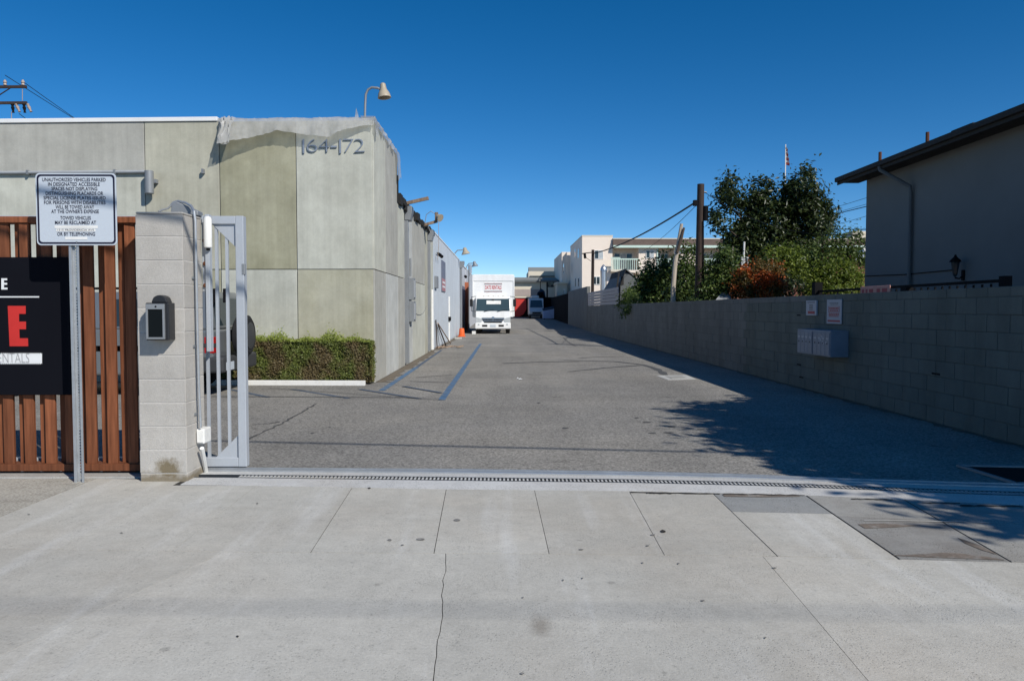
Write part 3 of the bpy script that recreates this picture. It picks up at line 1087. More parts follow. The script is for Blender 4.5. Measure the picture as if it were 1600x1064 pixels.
# plastic film draped over the parapet corner
mb = MB()
rng = random.Random(11)
cols = []
low = [(337, 206), (340, 214), (347, 229), (354, 228), (368, 223), (395, 217), (415, 211), (437, 206), (458, 209), (478, 211.5), (500, 214), (516, 216), (534, 206), (550, 201), (564, 197), (576, 195), (585, 196)]
ss = []
for px in range(338, 586, 3):
    yl = np.interp(px, [a for a, _ in low], [b for _, b in low])
    s, z = FAC(px, yl, .12)
    ss.append((s, z))
nr = 7
verts, faces = [], []
for i, (s, z) in enumerate(ss):
    edge = 1 if i > 3 else i / 3
    ph = math.sin(i * .23) * .35 + math.sin(i * .61 + 1) * .2 + rng.uniform(-.2, .2)
    zt = ZT + .05 + .02 * ph
    for j in range(nr + 1):
        t = j / nr
        d = .02 + (.19 + .17 * max(0, min(1, (s - 2.2) / .9))) * edge * t ** .8 * min(1, .45 + s) + .05 * ph * t + rng.uniform(-.012, .012)
        verts.append(FM(s + rng.uniform(-.012, .012), d, zt + (z - zt) * t + (.0 if j < nr else rng.uniform(-.008, .006))))
    verts.append(FM(s, -.5, zt - .08))
m_ = nr + 2
for i in range(len(ss) - 1):
    for j in range(nr):
        a = i * m_ + j
        faces.append((a, a + 1, a + 1 + m_, a + m_))
    faces.append((i * m_, i * m_ + m_, i * m_ + m_ + nr + 1, i * m_ + nr + 1))
film = thing('plastic_sheet', BC + Vector((0, 0, ZT)), 'torn translucent plastic sheet draped over the parapet above the building numbers', 'plastic sheet')
mb.add(verts, faces)
mb.build('sheet', m_film, film, smooth=True, angle=60)
# the sheet is gathered into a thick fold at its left end
mb = MB()
verts, faces = [], []
for i in range(13):
    px = 338 + i * 1.7
    s_, zl_ = FAC(px, np.interp(px, [337, 341, 348, 356, 366], [208, 218, 229, 227, 222]), .3)
    for j in range(8):
        t = j / 7
        verts.append(FM(s_ + rng.uniform(-.02, .02), .05 + .24 * t ** .7 * min(1, i / 2 + .2) + .05 * math.sin(i * 1.9 + j * .8) + rng.uniform(-.02, .02), ZT + .07 + (zl_ - ZT - .05) * t + rng.uniform(-.02, .02)))
for i in range(12):
    for j in range(7):
        a = i * 8 + j
        faces.append((a, a + 1, a + 9, a + 8))
mb.add(verts, faces)
mb.build('gathered_fold', m_film_white, film, smooth=True, angle=50)
# the strip of film that runs on down the alley side
mb = MB()
verts, faces = [], []
N = 44
for i in range(N):
    y = 15.2 + (18.9 - 15.2) * i / (N - 1)
    hang = .11 + .05 * math.sin(i * .7) + .04 * math.sin(i * 1.9) + (.55 if i > N - 9 else 0) + (.22 if i < 4 else 0)
    o = .04 + .025 * math.sin(i * .9) + .015 * math.sin(i * 2.3)
    for j in range(6):
        t = j / 5
        verts.append((XW - .25 if j == 0 else XW + .02 + o * t + rng.uniform(-.008, .008), y + rng.uniform(-.02, .02), ZT + .06 - (0 if j < 2 else hang * (t - .2) / .8) + .012 * math.sin(i * 1.1)))
for i in range(N - 1):
    for j in range(5):
        a = i * 6 + j
        faces.append((a, a + 1, a + 7, a + 6))
mb.add(verts, faces)
mb.build('side_strip', m_film, film, smooth=True, angle=60)
# bunched scrap standing at the parapet
s, z = FAC(554, 186, 0)
mb = MB()
p = FM(s, -.15, ZT + .02)
mb.add([p + Vector((-.05, 0, 0)), p + Vector((.06, 0, 0)), p + Vector((.03, .02, .14)), p + Vector((.0, -.01, .26)), p + Vector((-.03, .03, .12))], [(0, 1, 2), (0, 2, 4), (4, 2, 3)])
mb.build('scrap', m_film, film)

# building number
num = thing('building_number', FM(0, 0, 4.7), 'raised metal number 164-172 on the plastered corner panel', 'number sign')
for ch, px in (('1', 473.5), ('6', 487), ('4', 505.5), ('-', 521), ('1', 531), ('7', 544), ('2', 561)):
    s, z = FAC(px, 228.5, .05)
    sz = .40
    me_w = {'1': .03, '-': .10}.get(ch, .21)
    if ch == '1':
        o = MB().box(s - .017, s + .017, .012, .030, z - .14, z + .14, FM).build('digit', m_number, num)
    elif ch == '-':
        o = MB().box(s - .06, s + .06, .012, .030, z - .025, z + .010, FM).build('digit', m_number, num)
    else:
        o = text('digit', ch, sz, FM(s, .022, z), '-Y', m_number, num, me_w, .010, -.009, Matrix.Rotation(-TH, 3, 'Z'))

# lamp on the roof corner
q = P(570, 192, 15.6)
lampT = thing('gooseneck_lamp', q, 'curved pipe lamp with tan shade standing on the building roof corner', 'lamp')
arc = [P(570, 192, 15.6), P(570.5, 165, 15.6), P(571.5, 148, 15.6), P(575, 140.5, 15.6), P(581, 137, 15.6), P(590, 138, 15.6), P(594, 140, 15.6)]
MB().tube(arc, .024, 10).build('pole', m_galv, lampT, smooth=True)
e = P(599, 139.5, 15.6)
MB().lathe([(.03, .12), (.055, .10), (.062, .03), (.07, -.01), (.115, -.09), (.132, -.15), (.138, -.18), (.115, -.18), (.09, -.12), (.02, -.1)], e, (-.12, .05, 1)).build('lamp_shade', m_tan, lampT, smooth=True)
MB().tube([arc[-1], e + Vector((0, 0, .08))], .03, 8).build('socket', m_galv, lampT)

# wall light, and the conduit that feeds it
s, z0 = FAC(233.5, 303, .14)
_, z1 = FAC(233.5, 267, .14)
wl = thing('wall_light', FM(s, 0, (z0 + z1) / 2), 'grey cylinder downlight on the building front at the end of its conduit', 'wall light')
c0 = FM(s, .14, z0)
MB().lathe([(.075, 0), (.085, .01), (.085, z1 - z0 - .01), (.075, z1 - z0)], c0, (0, 0, 1), 20).build('housing', m_galv, wl, smooth=True)
MB().box(s - .12, s + .02, 0, .10, z0 + .22, z0 + .30, FM).build('arm', m_galv, wl, .005)
s5, zc5 = FAC(5, 270.5, .05)
cd = thing('wall_conduit', FM(s3, 0, zc), 'long grey horizontal pipe along the upper building front', 'pipe')
MB().tube([FM(s + .06, .05, zc), FM(10.5, .05, zc)], .032, 10).build('pipe', m_pipe_grey, cd, smooth=True)
for k in range(4):
    MB().box(3.4 + 1.8 * k, 3.44 + 1.8 * k, 0, .09, zc - .045, zc + .045, FM).build('clip', m_galv, cd)

# ------------------------------------------------------------------ pale blue building and the next one, further down the alley
pb = thing('pale_blue_building', (-2.6, 28, 0), 'pale blue painted low building with small sign along the alley', 'building')
MB().box(-16, XW - .02, 28.0, 44.8, 0, 4.36).build('wall', m_pale_blue, pb)
MB().box(-16, XW + .02, 28.0, 44.8, 4.36, 4.41).build('coping', m_coping, pb)
for k in range(6):
    y0 = 28.03 + k * 2.79
    MB().box(XW - .02, XW, y0, y0 + 2.77, .05, 4.36).build('panel', m_pale_blue, pb)
MB().box(XW, XW + .09, 28.4, 29.2, 2.3, 2.75).build('meter_box', m_galv, pb, .01)
MB().tube([(XW + .03, 35.6, 0), (XW + .03, 35.6, 2.1)], .045).build('conduit', m_paint_white, pb)
MB().box(XW, XW + .12, 35.5, 35.7, .95, 1.15).build('valve', m_iron, pb, .01)
for yy in (29.0, 29.9):
    w = MB().lathe([(.02, -.02), (.055, .0), (.07, .13), (.06, .13)], (XW + .10, yy, 3.62), (.5, -.5, -.4)).build('spotlight', m_iron, pb, smooth=True)
MB().tube([(XW + .05, 29.0, 3.66), (XW + .05, 29.9, 3.66)], .015).build('light_bar', m_iron, pb)
sg = thing('wall_banner', (XW + .01, 32.4, 3.1), 'tall faded banner grading from grey to pink on pale blue wall', 'banner')
MB().box(XW + .005, XW + .03, 31.5, 33.5, 2.25, 3.55).build('board', mat('banner_grey', (.16, .18, .24), .6, .1, 1, .03, 40, 0), sg)
MB().box(XW + .031, XW + .034, 31.55, 33.45, 2.28, 2.80).build('lower_field', mat('banner_pink', (.42, .20, .22), .6, .15, 3, .05, 40, 0), sg)
for k in range(2):
    MB().box(XW + .036, XW + .039, 31.8, 33.2, 2.42 + k * .18, 2.50 + k * .18).build('text_bar', m_white_print, sg)

nb = thing('pale_grey_building', (-2.6, 44.9, 0), 'pale grey low building with red brown door frame behind the parked truck', 'building')
MB().box(-16, XW - .05, 44.9, 100, 0, 4.32).build('wall', m_pale_grey, nb)
MB().box(-16, XW, 44.9, 100, 4.32, 4.38).build('coping', m_coping, nb)
for y0, y1 in ((44.9, 46.8), (52.6, 58.5), (58.55, 64), (64.05, 70), (70.05, 80)):
    MB().box(XW - .05, XW - .01, y0, y1 - .03, .05, 4.3).build('panel', m_pale_grey, nb)
d = MB().box(XW - .05, XW - .02, 46.9, 51.5, 0, 3.0).build('door', m_purple, nb)
MB().box(XW - .05, XW + .18, 51.5, 52.5, .02, 3.35).build('door_post', m_door_red, nb, .01)
d = MB().box(XW, XW + .12, 45.0, 45.25, .05, 3.95).build('downspout', m_galv, nb, .01)
MB().prism([(XW, 44.95, 3.95), (XW + .12, 44.95, 3.95), (XW + .26, 44.95, 4.2), (XW + .26, 44.95, 4.36), (XW, 44.95, 4.36)], (0, .45, 0)).build('leader_head', m_galv, d)
MB().lathe([(.03, 0), (.08, .03), (.09, .16), (.07, .16)], (XW + .14, 48, 3.62), (.4, -.6, -.4)).build('spotlight', m_iron, nb, smooth=True)
for yy, sc, lab in ((43.5, 1.0, 'small gooseneck roof lamp over the pale blue building'), (57.5, 1.2, 'distant pole lamp with dark shade above the pale grey building')):
    z = 4.4
    t = thing('roof_lamp', (XW - .2, yy, z), lab, 'lamp', 'lamps along the alley roofs')
    MB().tube([(XW - .25, yy, z), (XW - .2, yy, z + .3 * sc), (XW - .05, yy, z + .48 * sc), (XW + .25, yy, z + .5 * sc)], .03 * sc, 7).build('pole', m_galv, t)
    MB().lathe([(.06, .12), (.10, .08), (.13, -.05), (.26, -.26), (.20, -.26)], (XW + .38, yy, z + .52 * sc), (-.2, 0, 1)).build('lamp_shade', m_tan if sc == 1 else m_galv, t, smooth=True)
MB().tube([(XW + .05, 55.5, 0.05), (XW + .05, 55.5, 4.75)], .05, 6).build('vent_pipe', m_galv, nb)
MB().tube([(XW + .05, 58.5, 4.3), (XW + .05, 58.5, 4.95)], .10, 8).build('vent_pipe', m_silver, nb)

# boards leaning at the wall, debris, cone
for i, (a, b, w, lab) in enumerate((((683, 545, XW + .45), (681, 500, XW + .04), .14, 'short dark board standing upright against the pale blue wall'), ((697, 541, XW + .75), (684.5, 508, XW + .05), .13, 'dark board leaning at a slant beside the upright one'), ((704, 537, XW + 1.0), (684, 505, XW + .05), .05, 'thin pole leaning lowest over the slanted board'))):
    p0 = G(a[0], a[1]); p1 = PX(b[0], b[1], b[2])
    p0.z = .02
    t = thing('leaning_board', p0, lab, 'board', 'boards leaning on the wall')
    MB().bar(p0, p1, w, .035, (1, 0, .3)).build('plank', m_pole_wood if i < 2 else m_old_wood, t)
p = G(700, 543)
mb = MB()
rng = random.Random(8)
for k in range(16):
    q = Vector((p.x + rng.uniform(-.45, .5), p.y + rng.uniform(-.7, .9), rng.uniform(.01, .06)))
    a = rng.uniform(0, 3.1)
    mb.bar(q, q + Vector((math.cos(a) * rng.uniform(.1, .3), math.sin(a) * rng.uniform(.1, .3), rng.uniform(-.01, .04))), rng.uniform(.04, .14), rng.uniform(.02, .06))
tag(mb.build('debris', m_old_wood), 'scatter of broken timber at the foot of leaning boards', 'debris', kind='stuff')
cp = G(721.5, 526)
MB_c = thing('traffic_cone', cp, 'orange traffic cone standing by the pale blue wall near the truck', 'traffic cone')
MB().box(cp.x - .21, cp.x + .21, cp.y - .21, cp.y + .21, .0, .035).build('base', m_cone, MB_c, .01)
MB().lathe([(.17, .035), (.165, .12), (.135, .42), (.12, .46), (.02, .47)], cp, (0, 0, 1), 16).build('cone', m_cone, MB_c, smooth=True)
p = G(716, 530)
tag(MB().box(p.x - .18, p.x + .18, p.y - .2, p.y + .2, .0, .09).build('footing', m_lid, None, .02), 'small low concrete block beside the orange cone', 'concrete block')

# ------------------------------------------------------------------ hedge with its white curb
hb = [G(390, 602), G(575, 603)]
hx0, hx1 = -6.4, -2.66
y_front = lambda x: 14.93 + (-2.62 - x) * math.tan(TH)
tag(MB().hexa([(hx0, y_front(hx0) - .19, -.02), (-2.72, y_front(-2.72) - .19, -.02), (-2.72, y_front(-2.72) - .06, -.02), (hx0, y_front(hx0) - .06, -.02)], [(hx0, y_front(hx0) - .19, .09), (-2.72, y_front(-2.72) - .19, .09), (-2.72, y_front(-2.72) - .06, .09), (hx0, y_front(hx0) - .06, .09)]).build('planter_curb', m_paint_white, None, .012), 'low white painted curb edging the hedge bed', 'curb')


def leaves(name, pts, nrm, size, m, parent=None, jitter=.7, asp=.5, seed=0, kind=None, fold=.25):
    """one small folded leaf per point; pts and nrm are N x 3"""
    rng = np.random.default_rng(seed)
    n = len(pts)
    o0 = np.array(org(parent))
    nr = nrm + rng.normal(0, jitter, (n, 3))
    nr /= np.linalg.norm(nr, axis=1)[:, None] + 1e-9
    t = np.cross(nr, rng.normal(0, 1, (n, 3)))
    t /= np.linalg.norm(t, axis=1)[:, None] + 1e-9
    b = np.cross(nr, t)
    L = (size * rng.uniform(.6, 1.3, n))[:, None]
    W = L * asp
    p = pts - o0
    v = np.stack([p - t * L * .5, p + b * W * .5 + nr * W * fold, p + t * L * .5, p - b * W * .5 + nr * W * fold], 1).reshape(-1, 3)
    idx = np.arange(n) * 4
    f = np.stack([idx, idx + 1, idx + 2, idx, idx + 2, idx + 3], 1).reshape(-1, 3)
    me = bpy.data.meshes.new(name)
    me.vertices.add(len(v))
    me.vertices.foreach_set('co', v.astype(np.float32).ravel())
    me.loops.add(f.size)
    me.loops.foreach_set('vertex_index', f.astype(np.int32).ravel())
    me.polygons.add(len(f))
    me.polygons.foreach_set('loop_start', np.arange(0, f.size, 3, dtype=np.int32))
    me.update(calc_edges=True)
    me.validate()
    me.materials.append(m)
    o = bpy.data.objects.new(name, me)
    C.objects.link(o)
    if parent: o.parent = parent
    if kind: o['kind'] = kind
    return o


def crown_points(blobs, n, clump=.28, per=45, seed=0, core=.35):
    """leaf positions: clumps spread through each blob's volume, denser near its surface"""
    rng = np.random.default_rng(seed)
    vols = np.array([b[1][0] * b[1][1] * b[1][2] for b in blobs])
    P_, N_ = [], []
    for (c, r), w in zip(blobs, vols / vols.sum()):
        k = max(2, int(n * w / per))
        d = rng.normal(0, 1, (k, 3))
        d /= np.linalg.norm(d, axis=1)[:, None]
        rad = core + (1 - core) * rng.random(k) ** .55
        cc = np.array(c) + d * np.array(r) * rad[:, None]
        q = np.repeat(cc, per, 0) + rng.normal(0, clump, (k * per, 3)) * rng.uniform(.5, 1.25, k).repeat(per)[:, None]
        P_.append(q)
        out = q - np.array(c)
        N_.append(out / (np.linalg.norm(out, axis=1)[:, None] + 1e-6) * .6 + np.array((0, 0, .6)))
    return np.concatenate(P_), np.concatenate(N_)


hedge = thing('hedge', (-4.5, 15.1, 0), 'clipped box hedge in front of the concrete building, brown in its middle', 'hedge')
rng = np.random.default_rng(4)
n = 26000
X = rng.uniform(hx0, hx1, n)
T = rng.random(n)
top = rng.random(n) < .22
Z = np.where(top, .84 + rng.normal(0, .025, n), rng.uniform(.05, .84, n))
base = 14.93 + (-2.62 - X) * math.tan(TH)
D = np.where(top, rng.uniform(.0, .42, n), np.abs(rng.normal(0, .045, n)))
D = D + .02 * np.sin(X * 9) + .015 * np.sin(Z * 14 + X * 4)
pts = np.stack([X, base + D, Z], 1)
nr = np.where(top[:, None], np.array([[0, -.3, 1.]]), np.array([[0, -1., .25]]))
leaves('foliage', pts, nr, .042, m_hedge, hedge, .75, .55, 1)
# right end of the hedge
n = 2600
Z = rng.uniform(.05, .86, n); Y = rng.uniform(0, .36, n)
pts = np.stack([hx1 + np.abs(rng.normal(0, .03, n)) * 1.0, 14.93 + Y, Z], 1)
leaves('foliage', pts, np.tile(np.array([[1., -.2, .2]]), (n, 1)), .042, m_hedge, hedge, .75, .55, 2)
# long shoots of new growth on the top
n = 5200
X = rng.uniform(hx0, hx1, n)
Z = .85 + np.abs(rng.normal(0, .05, n)) * (1.0 + .6 * np.sin(X * 5.1) + .5 * np.sin(X * 12.3))
pts = np.stack([X, 14.93 + (-2.62 - X) * math.tan(TH) + rng.uniform(-.03, .40, n), Z], 1)
leaves('new_growth', pts, np.tile(np.array([[.2, -.7, .3]]), (n, 1)), .055, m_hedge_top, hedge, .6, .32, 3)
MB().hexa([(hx0, y_front(hx0) + .09, 0), (hx1 - .05, y_front(hx1) + .09, 0), (hx1 - .05, y_front(hx1) + .29, 0), (hx0, y_front(hx0) + .40, 0)], [(hx0, y_front(hx0) + .09, .80), (hx1 - .05, y_front(hx1) + .09, .80), (hx1 - .05, y_front(hx1) + .29, .80), (hx0, y_front(hx0) + .40, .80)]).build('twigs', m_twig, hedge)

# ------------------------------------------------------------------ silver four wheel drive parked behind the gate, tail towards the alley
sv = thing('parked_suv', (-7.2, 13.7, 0), 'silver grey off-road car with spare wheel parked behind the gate', 'car')
SY0, SY1 = 12.85, 14.55
RX = -4.95   # tail


def arch(cx, r, n=9):
    return [(cx + r * math.cos(math.pi - math.pi * i / (n - 1)), .36 + r * math.sin(math.pi * i / (n - 1))) for i in range(n)]


prof = [(-9.25, .45), (-9.25, .95), (-8.95, 1.08), (-7.95, 1.16), (RX + .02, 1.14), (RX + .03, .75), (RX - .02, .42)] + [(x, z) for x, z in arch(-5.81, .43)[::-1]] + [(-6.5, .36), (-7.9, .36)] + [(x, z) for x, z in arch(-8.52, .43)[::-1]]
MB().prism([(x, SY0, z) for x, z in prof], (0, SY1 - SY0, 0)).build('body', m_suv, sv, .05, seg=3)
roof = [(-8.0, 1.15), (-7.45, 1.72), (-7.2, 1.78), (RX - .15, 1.80), (RX - .06, 1.74), (RX, 1.14)]
b = [(x, SY0 + .02 + (z - 1.14) * .16, z) for x, z in roof]
t = [(x, SY1 - .02 - (z - 1.14) * .16, z) for x, z in roof]
k = len(roof)
MB().add(b + t, [tuple(range(k))[::-1], tuple(range(k, 2 * k))] + [(i, (i + 1) % k, (i + 1) % k + k, i + k) for i in range(k)]).build('cabin', m_suv, sv, .03)


def sidewin(x0, x1, z0, z1, lean=0):
    y = lambda z: SY0 + .02 + (z - 1.14) * .16 - .006
    return MB().add([(x0, y(z0), z0), (x1, y(z0), z0), (x1 - lean, y(z1), z1), (x0 + lean * 1.5, y(z1), z1), (x0, y(z0) + .01, z0), (x1, y(z0) + .01, z0), (x1 - lean, y(z1) + .01, z1), (x0 + lean * 1.5, y(z1) + .01, z1)], [(0, 1, 2, 3), (4, 5, 6, 7), (0, 1, 5, 4), (2, 3, 7, 6), (1, 2, 6, 5), (3, 0, 4, 7)])


sidewin(-5.95, RX - .16, 1.2, 1.66, .04).build('window', m_glass, sv)
sidewin(-6.85, -6.03, 1.2, 1.66, .0).build('window', m_glass, sv)
sidewin(-7.75, -6.93, 1.2, 1.64, .2).build('window', m_glass, sv)
for nm, x0, x1 in (('bumper', RX - .35, RX + .20), ('bumper', -9.42, -9.0)):
    MB().box(x0, x1, SY0 - .03, SY1 + .03, .40, .68).build(nm, m_bumper, sv, .05, seg=3)
for cx in (-5.81, -8.52):
    for yy, s in ((SY0 + .02, -1), (SY1 - .02, 1)):
        w = MB().lathe([(.18, -.10), (.33, -.10), (.365, -.06), (.365, .08), (.34, .11), (.20, .11)], (cx, yy + .1 * (-s), .365), (0, s, 0), 28).build('wheel', m_tyre, sv, smooth=True)
        MB().lathe([(.04, .0), (.19, .02), (.21, .06), (.05, .075)], (cx, yy - s * .02, .365), (0, s, 0), 20).build('rim', m_galv, w, smooth=True)
sp = MB().lathe([(.12, -.11), (.30, -.115), (.36, -.08), (.365, 0), (.36, .08), (.30, .115), (.12, .10)], (RX + .28, 13.62, 1.02), (1, 0, 0), 32).build('spare_wheel', m_tyre, sv, smooth=True)
MB().lathe([(.02, .09), (.20, .10), (.24, .12), (.03, .14)], (RX + .28, 13.62, 1.02), (1, 0, 0), 20).build('rim', m_bumper, sp, smooth=True)
MB().box(RX, RX + .24, 13.5, 13.75, .92, 1.12).build('spare_carrier', m_iron, sv, .01)
for yy in (SY0 - .004, SY1 - .14):
    tl_ = MB().box(RX - .13, RX + .035, yy, yy + .144, .74, 1.02).build('tail_light', m_tail, sv, .012)
    MB().box(RX - .135, RX + .038, yy - .003, yy + .147, .84, .91).build('lens_band', m_bumper, tl_)
MB().box(RX + .2, RX + .215, 12.95, 13.3, .44, .58).build('number_plate', m_sign_white, sv, .004)
MB().box(RX - .02, RX - .005, SY0 + .2, SY1 - .2, 1.2, 1.68).build('rear_window', m_glass, sv)
for px in (336, 352):
    p = P(px, 462, 13.0)
    MB().box(p.x - .03, p.x + .03, 12.96, 13.02, p.z - .12, p.z + .12).build('roof_clamp', m_iron, sv, .01)
MB().bar((-7.3, SY0 + .14, 1.84), (RX - .2, SY0 + .14, 1.85), .04, .04).build('roof_rail', m_iron, sv, .008)

# ------------------------------------------------------------------ sliding gate
gt = thing('sliding_gate', (-2.6, 6.98, 0), 'grey steel sliding gate drawn open behind the block pillar', 'gate')
GY = 6.985
gx1 = P(384.5, 540, GY).x
gx0 = gx1 - 6.4
gz0, gz1 = .03, 2.335
MB().box(gx1 - .076, gx1, GY - .03, GY + .05, gz0, gz1).build('stile', m_gate, gt, .006)
MB().box(gx0, gx0 + .08, GY - .03, GY + .05, gz0, gz1).build('stile', m_gate, gt, .006)
MB().box(gx0 + .08, gx1 - .076, GY - .028, GY + .048, gz1 - .075, gz1 - .001).build('top_rail', m_gate, gt, .006)
MB().box(gx0 + .08, gx1 - .076, GY - .028, GY + .048, gz0 + .001, gz0 + .085).build('bottom_rail', m_gate, gt, .006)
x = gx1 - .076 - .090
bar_me = None
while x > gx0 + .1:
    o = MB()
    if bar_me is None:
        mbx = MB().box(-.0125, .0125, -.0125, .0125, gz0 + .085, gz1 - .075)
        bar_me = bpy.data.meshes.new('gate_bar')
        bar_me.from_pydata(mbx.v, [], mbx.f)
        bar_me.materials.append(m_gate)
    link_mesh('gate_bar', bar_me, gt, (x, GY + .012, 0))
    x -= .095
MB().prism([(gx1 - .076, GY - .006, gz1 - .075), (gx1 - .29, GY - .006, gz1 - .075), (gx1 - .076, GY - .006, gz1 - .285)], (0, .006, 0)).build('gusset', m_gate, gt)
MB().prism([(gx1 - .076, GY - .006, gz0 + .085), (gx1 - .076, GY - .006, gz0 + .295), (gx1 - .29, GY - .006, gz0 + .085)], (0, .006, 0)).build('gusset', m_gate, gt)
MB().box(gx1 - .02, gx1 + .012, GY - .034, GY - .01, 1.80, 1.90).build('latch', m_galv, gt, .005)
for xx in (gx1 - .45, gx1 - 5.6):
    MB().lathe([(.02, -.02), (.04, -.02), (.034, 0), (.04, .02), (.02, .02)], (xx, GY - .0, .035), (0, 1, 0), 14).build('roller', m_iron, gt)

# ------------------------------------------------------------------ block pillar with its fittings
PX0, PX1, PY0, PY1 = -3.135, -2.735, 6.50, 6.90
pil = thing('block_pillar', ((PX0 + PX1) / 2, (PY0 + PY1) / 2, 0), 'tan concrete block gate pillar carrying the keypad', 'pillar')
MB().box(PX0 + .003, PX1 - .003, PY0 + .003, PY1 - .003, -.05, 2.285).build('mortar', m_mortar, pil)
zz = -.03
rng = random.Random(2)
hts = [.10] + [.2032] * 10 + [.19]
for i, h in enumerate(hts):
    dx, dy = rng.uniform(-.002, .002), rng.uniform(-.002, .002)
    MB().box(PX0 + dx, PX1 + dx, PY0 + dy, PY1 + dy, zz + .003, zz + h - .003).build('block', m_block if i > 1 else m_block_wet, pil, .005, seg=2)
    zz += h
ptop = zz
MB().prism([(PX0 + .0, PY0, ptop), (PX1, PY0, ptop), (PX1, PY1, ptop), (PX0, PY1, ptop)], (0, 0, .02)).build('cap', m_block, pil, .01)
# keypad
kx0, kx1 = P(228, 500, 6.36).x, P(257, 500, 6.36).x
kz0, kz1 = P(240, 530, 6.36).z, P(240, 475, 6.36).z
kp = thing('keypad', ((kx0 + kx1) / 2, 6.45, kz0), 'dark gate keypad box with black screen on the block pillar', 'keypad')
MB().box(kx0 - .01, kx1 + .03, 6.375, PY0, kz0 - .01, kz1 + .01).build('housing', m_black, kp, .008)
fr = MB()
fr.box(kx0, kx1, 6.355, 6.375, kz1 - .045, kz1).box(kx0, kx1, 6.355, 6.375, kz0, kz0 + .016).box(kx0, kx0 + .016, 6.355, 6.375, kz0 + .016, kz1 - .045).box(kx1 - .016, kx1, 6.355, 6.375, kz0 + .016, kz1 - .045)
fr.build('face_frame', m_galv, kp, .002)
MB().box(kx0 + .016, kx1 - .016, 6.366, 6.374, kz0 + .016, kz1 - .045).build('screen', m_screen, kp)
MB().lathe([(.003, 0), (.008, .001), (.008, .008)], (kx0 + .085, 6.352, kz1 - .022), (0, 1, 0), 12).build('camera_eye', m_iron, kp)
n = 9
MB().prism([(kx0 + .03 + .14 * i / (n - 1) + .0, 6.39, kz1 + .01 + .065 * math.sin(math.pi * i / (n - 1)) ** .45) for i in range(n)], (0, .10, 0)).build('hood', m_black, kp, .008)

# conduit loop, junction box, reader tube and guide post on the pillar
cy = PY0 - .03
loop = [P(322.5, 741, 6.88), P(315.5, 700, 6.69), P(313.5, 668, 6.69), P(310.5, 600, 6.69), P(308, 500, 6.69), P(306.5, 420, 6.69), P(305, 345, 6.69), P(303.5, 331, 6.69), P(299, 322, 6.82), P(290, 317, 6.85), P(278, 314.5, 6.9), P(271, 317, 6.9), P(267, 322, 6.9)]
for q in loop[1:7]: q.x = max(q.x, PX1 + .017)
cdt = thing('pillar_conduit', (PX1, 6.7, 0), 'thin metal conduit bent over the top of the block pillar', 'conduit')
MB().tube(loop[2:], .0115, 10).build('pipe', m_steel, cdt, smooth=True)
MB().tube([P(267, 322, 6.9), P(262, 326, 6.85), P(254, 328, 6.8), P(248, 331, 6.75)], .008, 6).build('wire', m_galv, cdt)
MB().tube(loop[:2], .02, 8).build('lower_pipe', m_paint_white, cdt, smooth=True)
for z in (.55, 1.15, 1.75):
    MB().box(PX1, PX1 + .012, 6.665, 6.715, z, z + .02).build('clip', m_galv, cdt)
p = P(316.5, 680, 6.78)
jb = thing('junction_box', p, 'small white junction box low on the side of the block pillar', 'junction box')
MB().box(PX1 + .002, PX1 + .075, 6.70, 6.86, p.z - .065, p.z + .07).build('housing', m_paint_white, jb, .012)
MB().box(PX1 + .012, PX1 + .065, 6.690, 6.699, p.z - .05, p.z + .055).build('lid', m_paint_white, jb, .002)
fx = thing('pillar_floodlight', (-2.95, 6.85, ptop), 'grey wedge shaped floodlight lying on top of the block pillar', 'floodlight')
a = [P(266, 332, 6.86), P(268, 318, 6.86), P(276, 315, 6.86), P(309, 330, 6.86), P(309, 337, 6.86)]
MB().prism(a, (0, .12, 0)).build('housing', m_galv, fx, .008)
gp = thing('gate_guide_post', (PX1 + .03, 6.92, 1.2), 'rust spotted grey steel guide post bolted beside the pillar', 'guide post')
MB().box(PX1 + .0, PX1 + .035, 6.905, 6.945, P(310, 455, 6.92).z, 2.33).build('flange', m_gate, gp, .003)
MB().box(PX1 + .037, PX1 + .075, 6.88, 6.95, 1.10, 2.34).build('post', m_gate, gp, .004)
for py in (376, 412, 446):
    q = P(313.5, py, 6.88)
    MB().lathe([(.002, 0), (.016, .002), (.02, .012), (.012, .016)], (PX1 + .03, 6.90, q.z), (0, -1, 0), 10).build('rusty_weld', m_rust, gp)
q0, q1 = P(325, 388, 6.86), P(325, 338, 6.86)
rd = thing('gate_sensor', q0, 'white upright plastic tube fixed beside the gate guide post', 'sensor')
MB().lathe([(.02, 0), (.034, .008), (.036, .02), (.036, q1.z - q0.z - .03), (.03, q1.z - q0.z - .01), (.012, q1.z - q0.z)], q0, (0, 0, 1), 18).build('tube', m_paint_white, rd, smooth=True)
MB().lathe([(.014, -.02), (.018, 0), (.018, .012)], q0, (0, 0, 1), 10).build('gland', m_iron, rd)

# ------------------------------------------------------------------ wooden fence
fz0, fz1 = .085, 2.305
FY = 6.80
fx1 = P(221, 540, FY).x
fen = thing('wooden_fence', (-4.5, FY, 0), 'red brown fence of upright boards on the curb beside the pillar', 'fence')
MB().box(-8.4, fx1, FY - .03, FY + .12, fz1 - .055, fz1).build('top_rail', m_wood, fen, .004)
MB().box(-8.4, fx1, FY - .035, FY + .12, fz0 - .05, fz0 + .012).build('bottom_rail', m_wood, fen, .004)
hb_ = fz1 - .055 - .004 - (fz0 + .013)


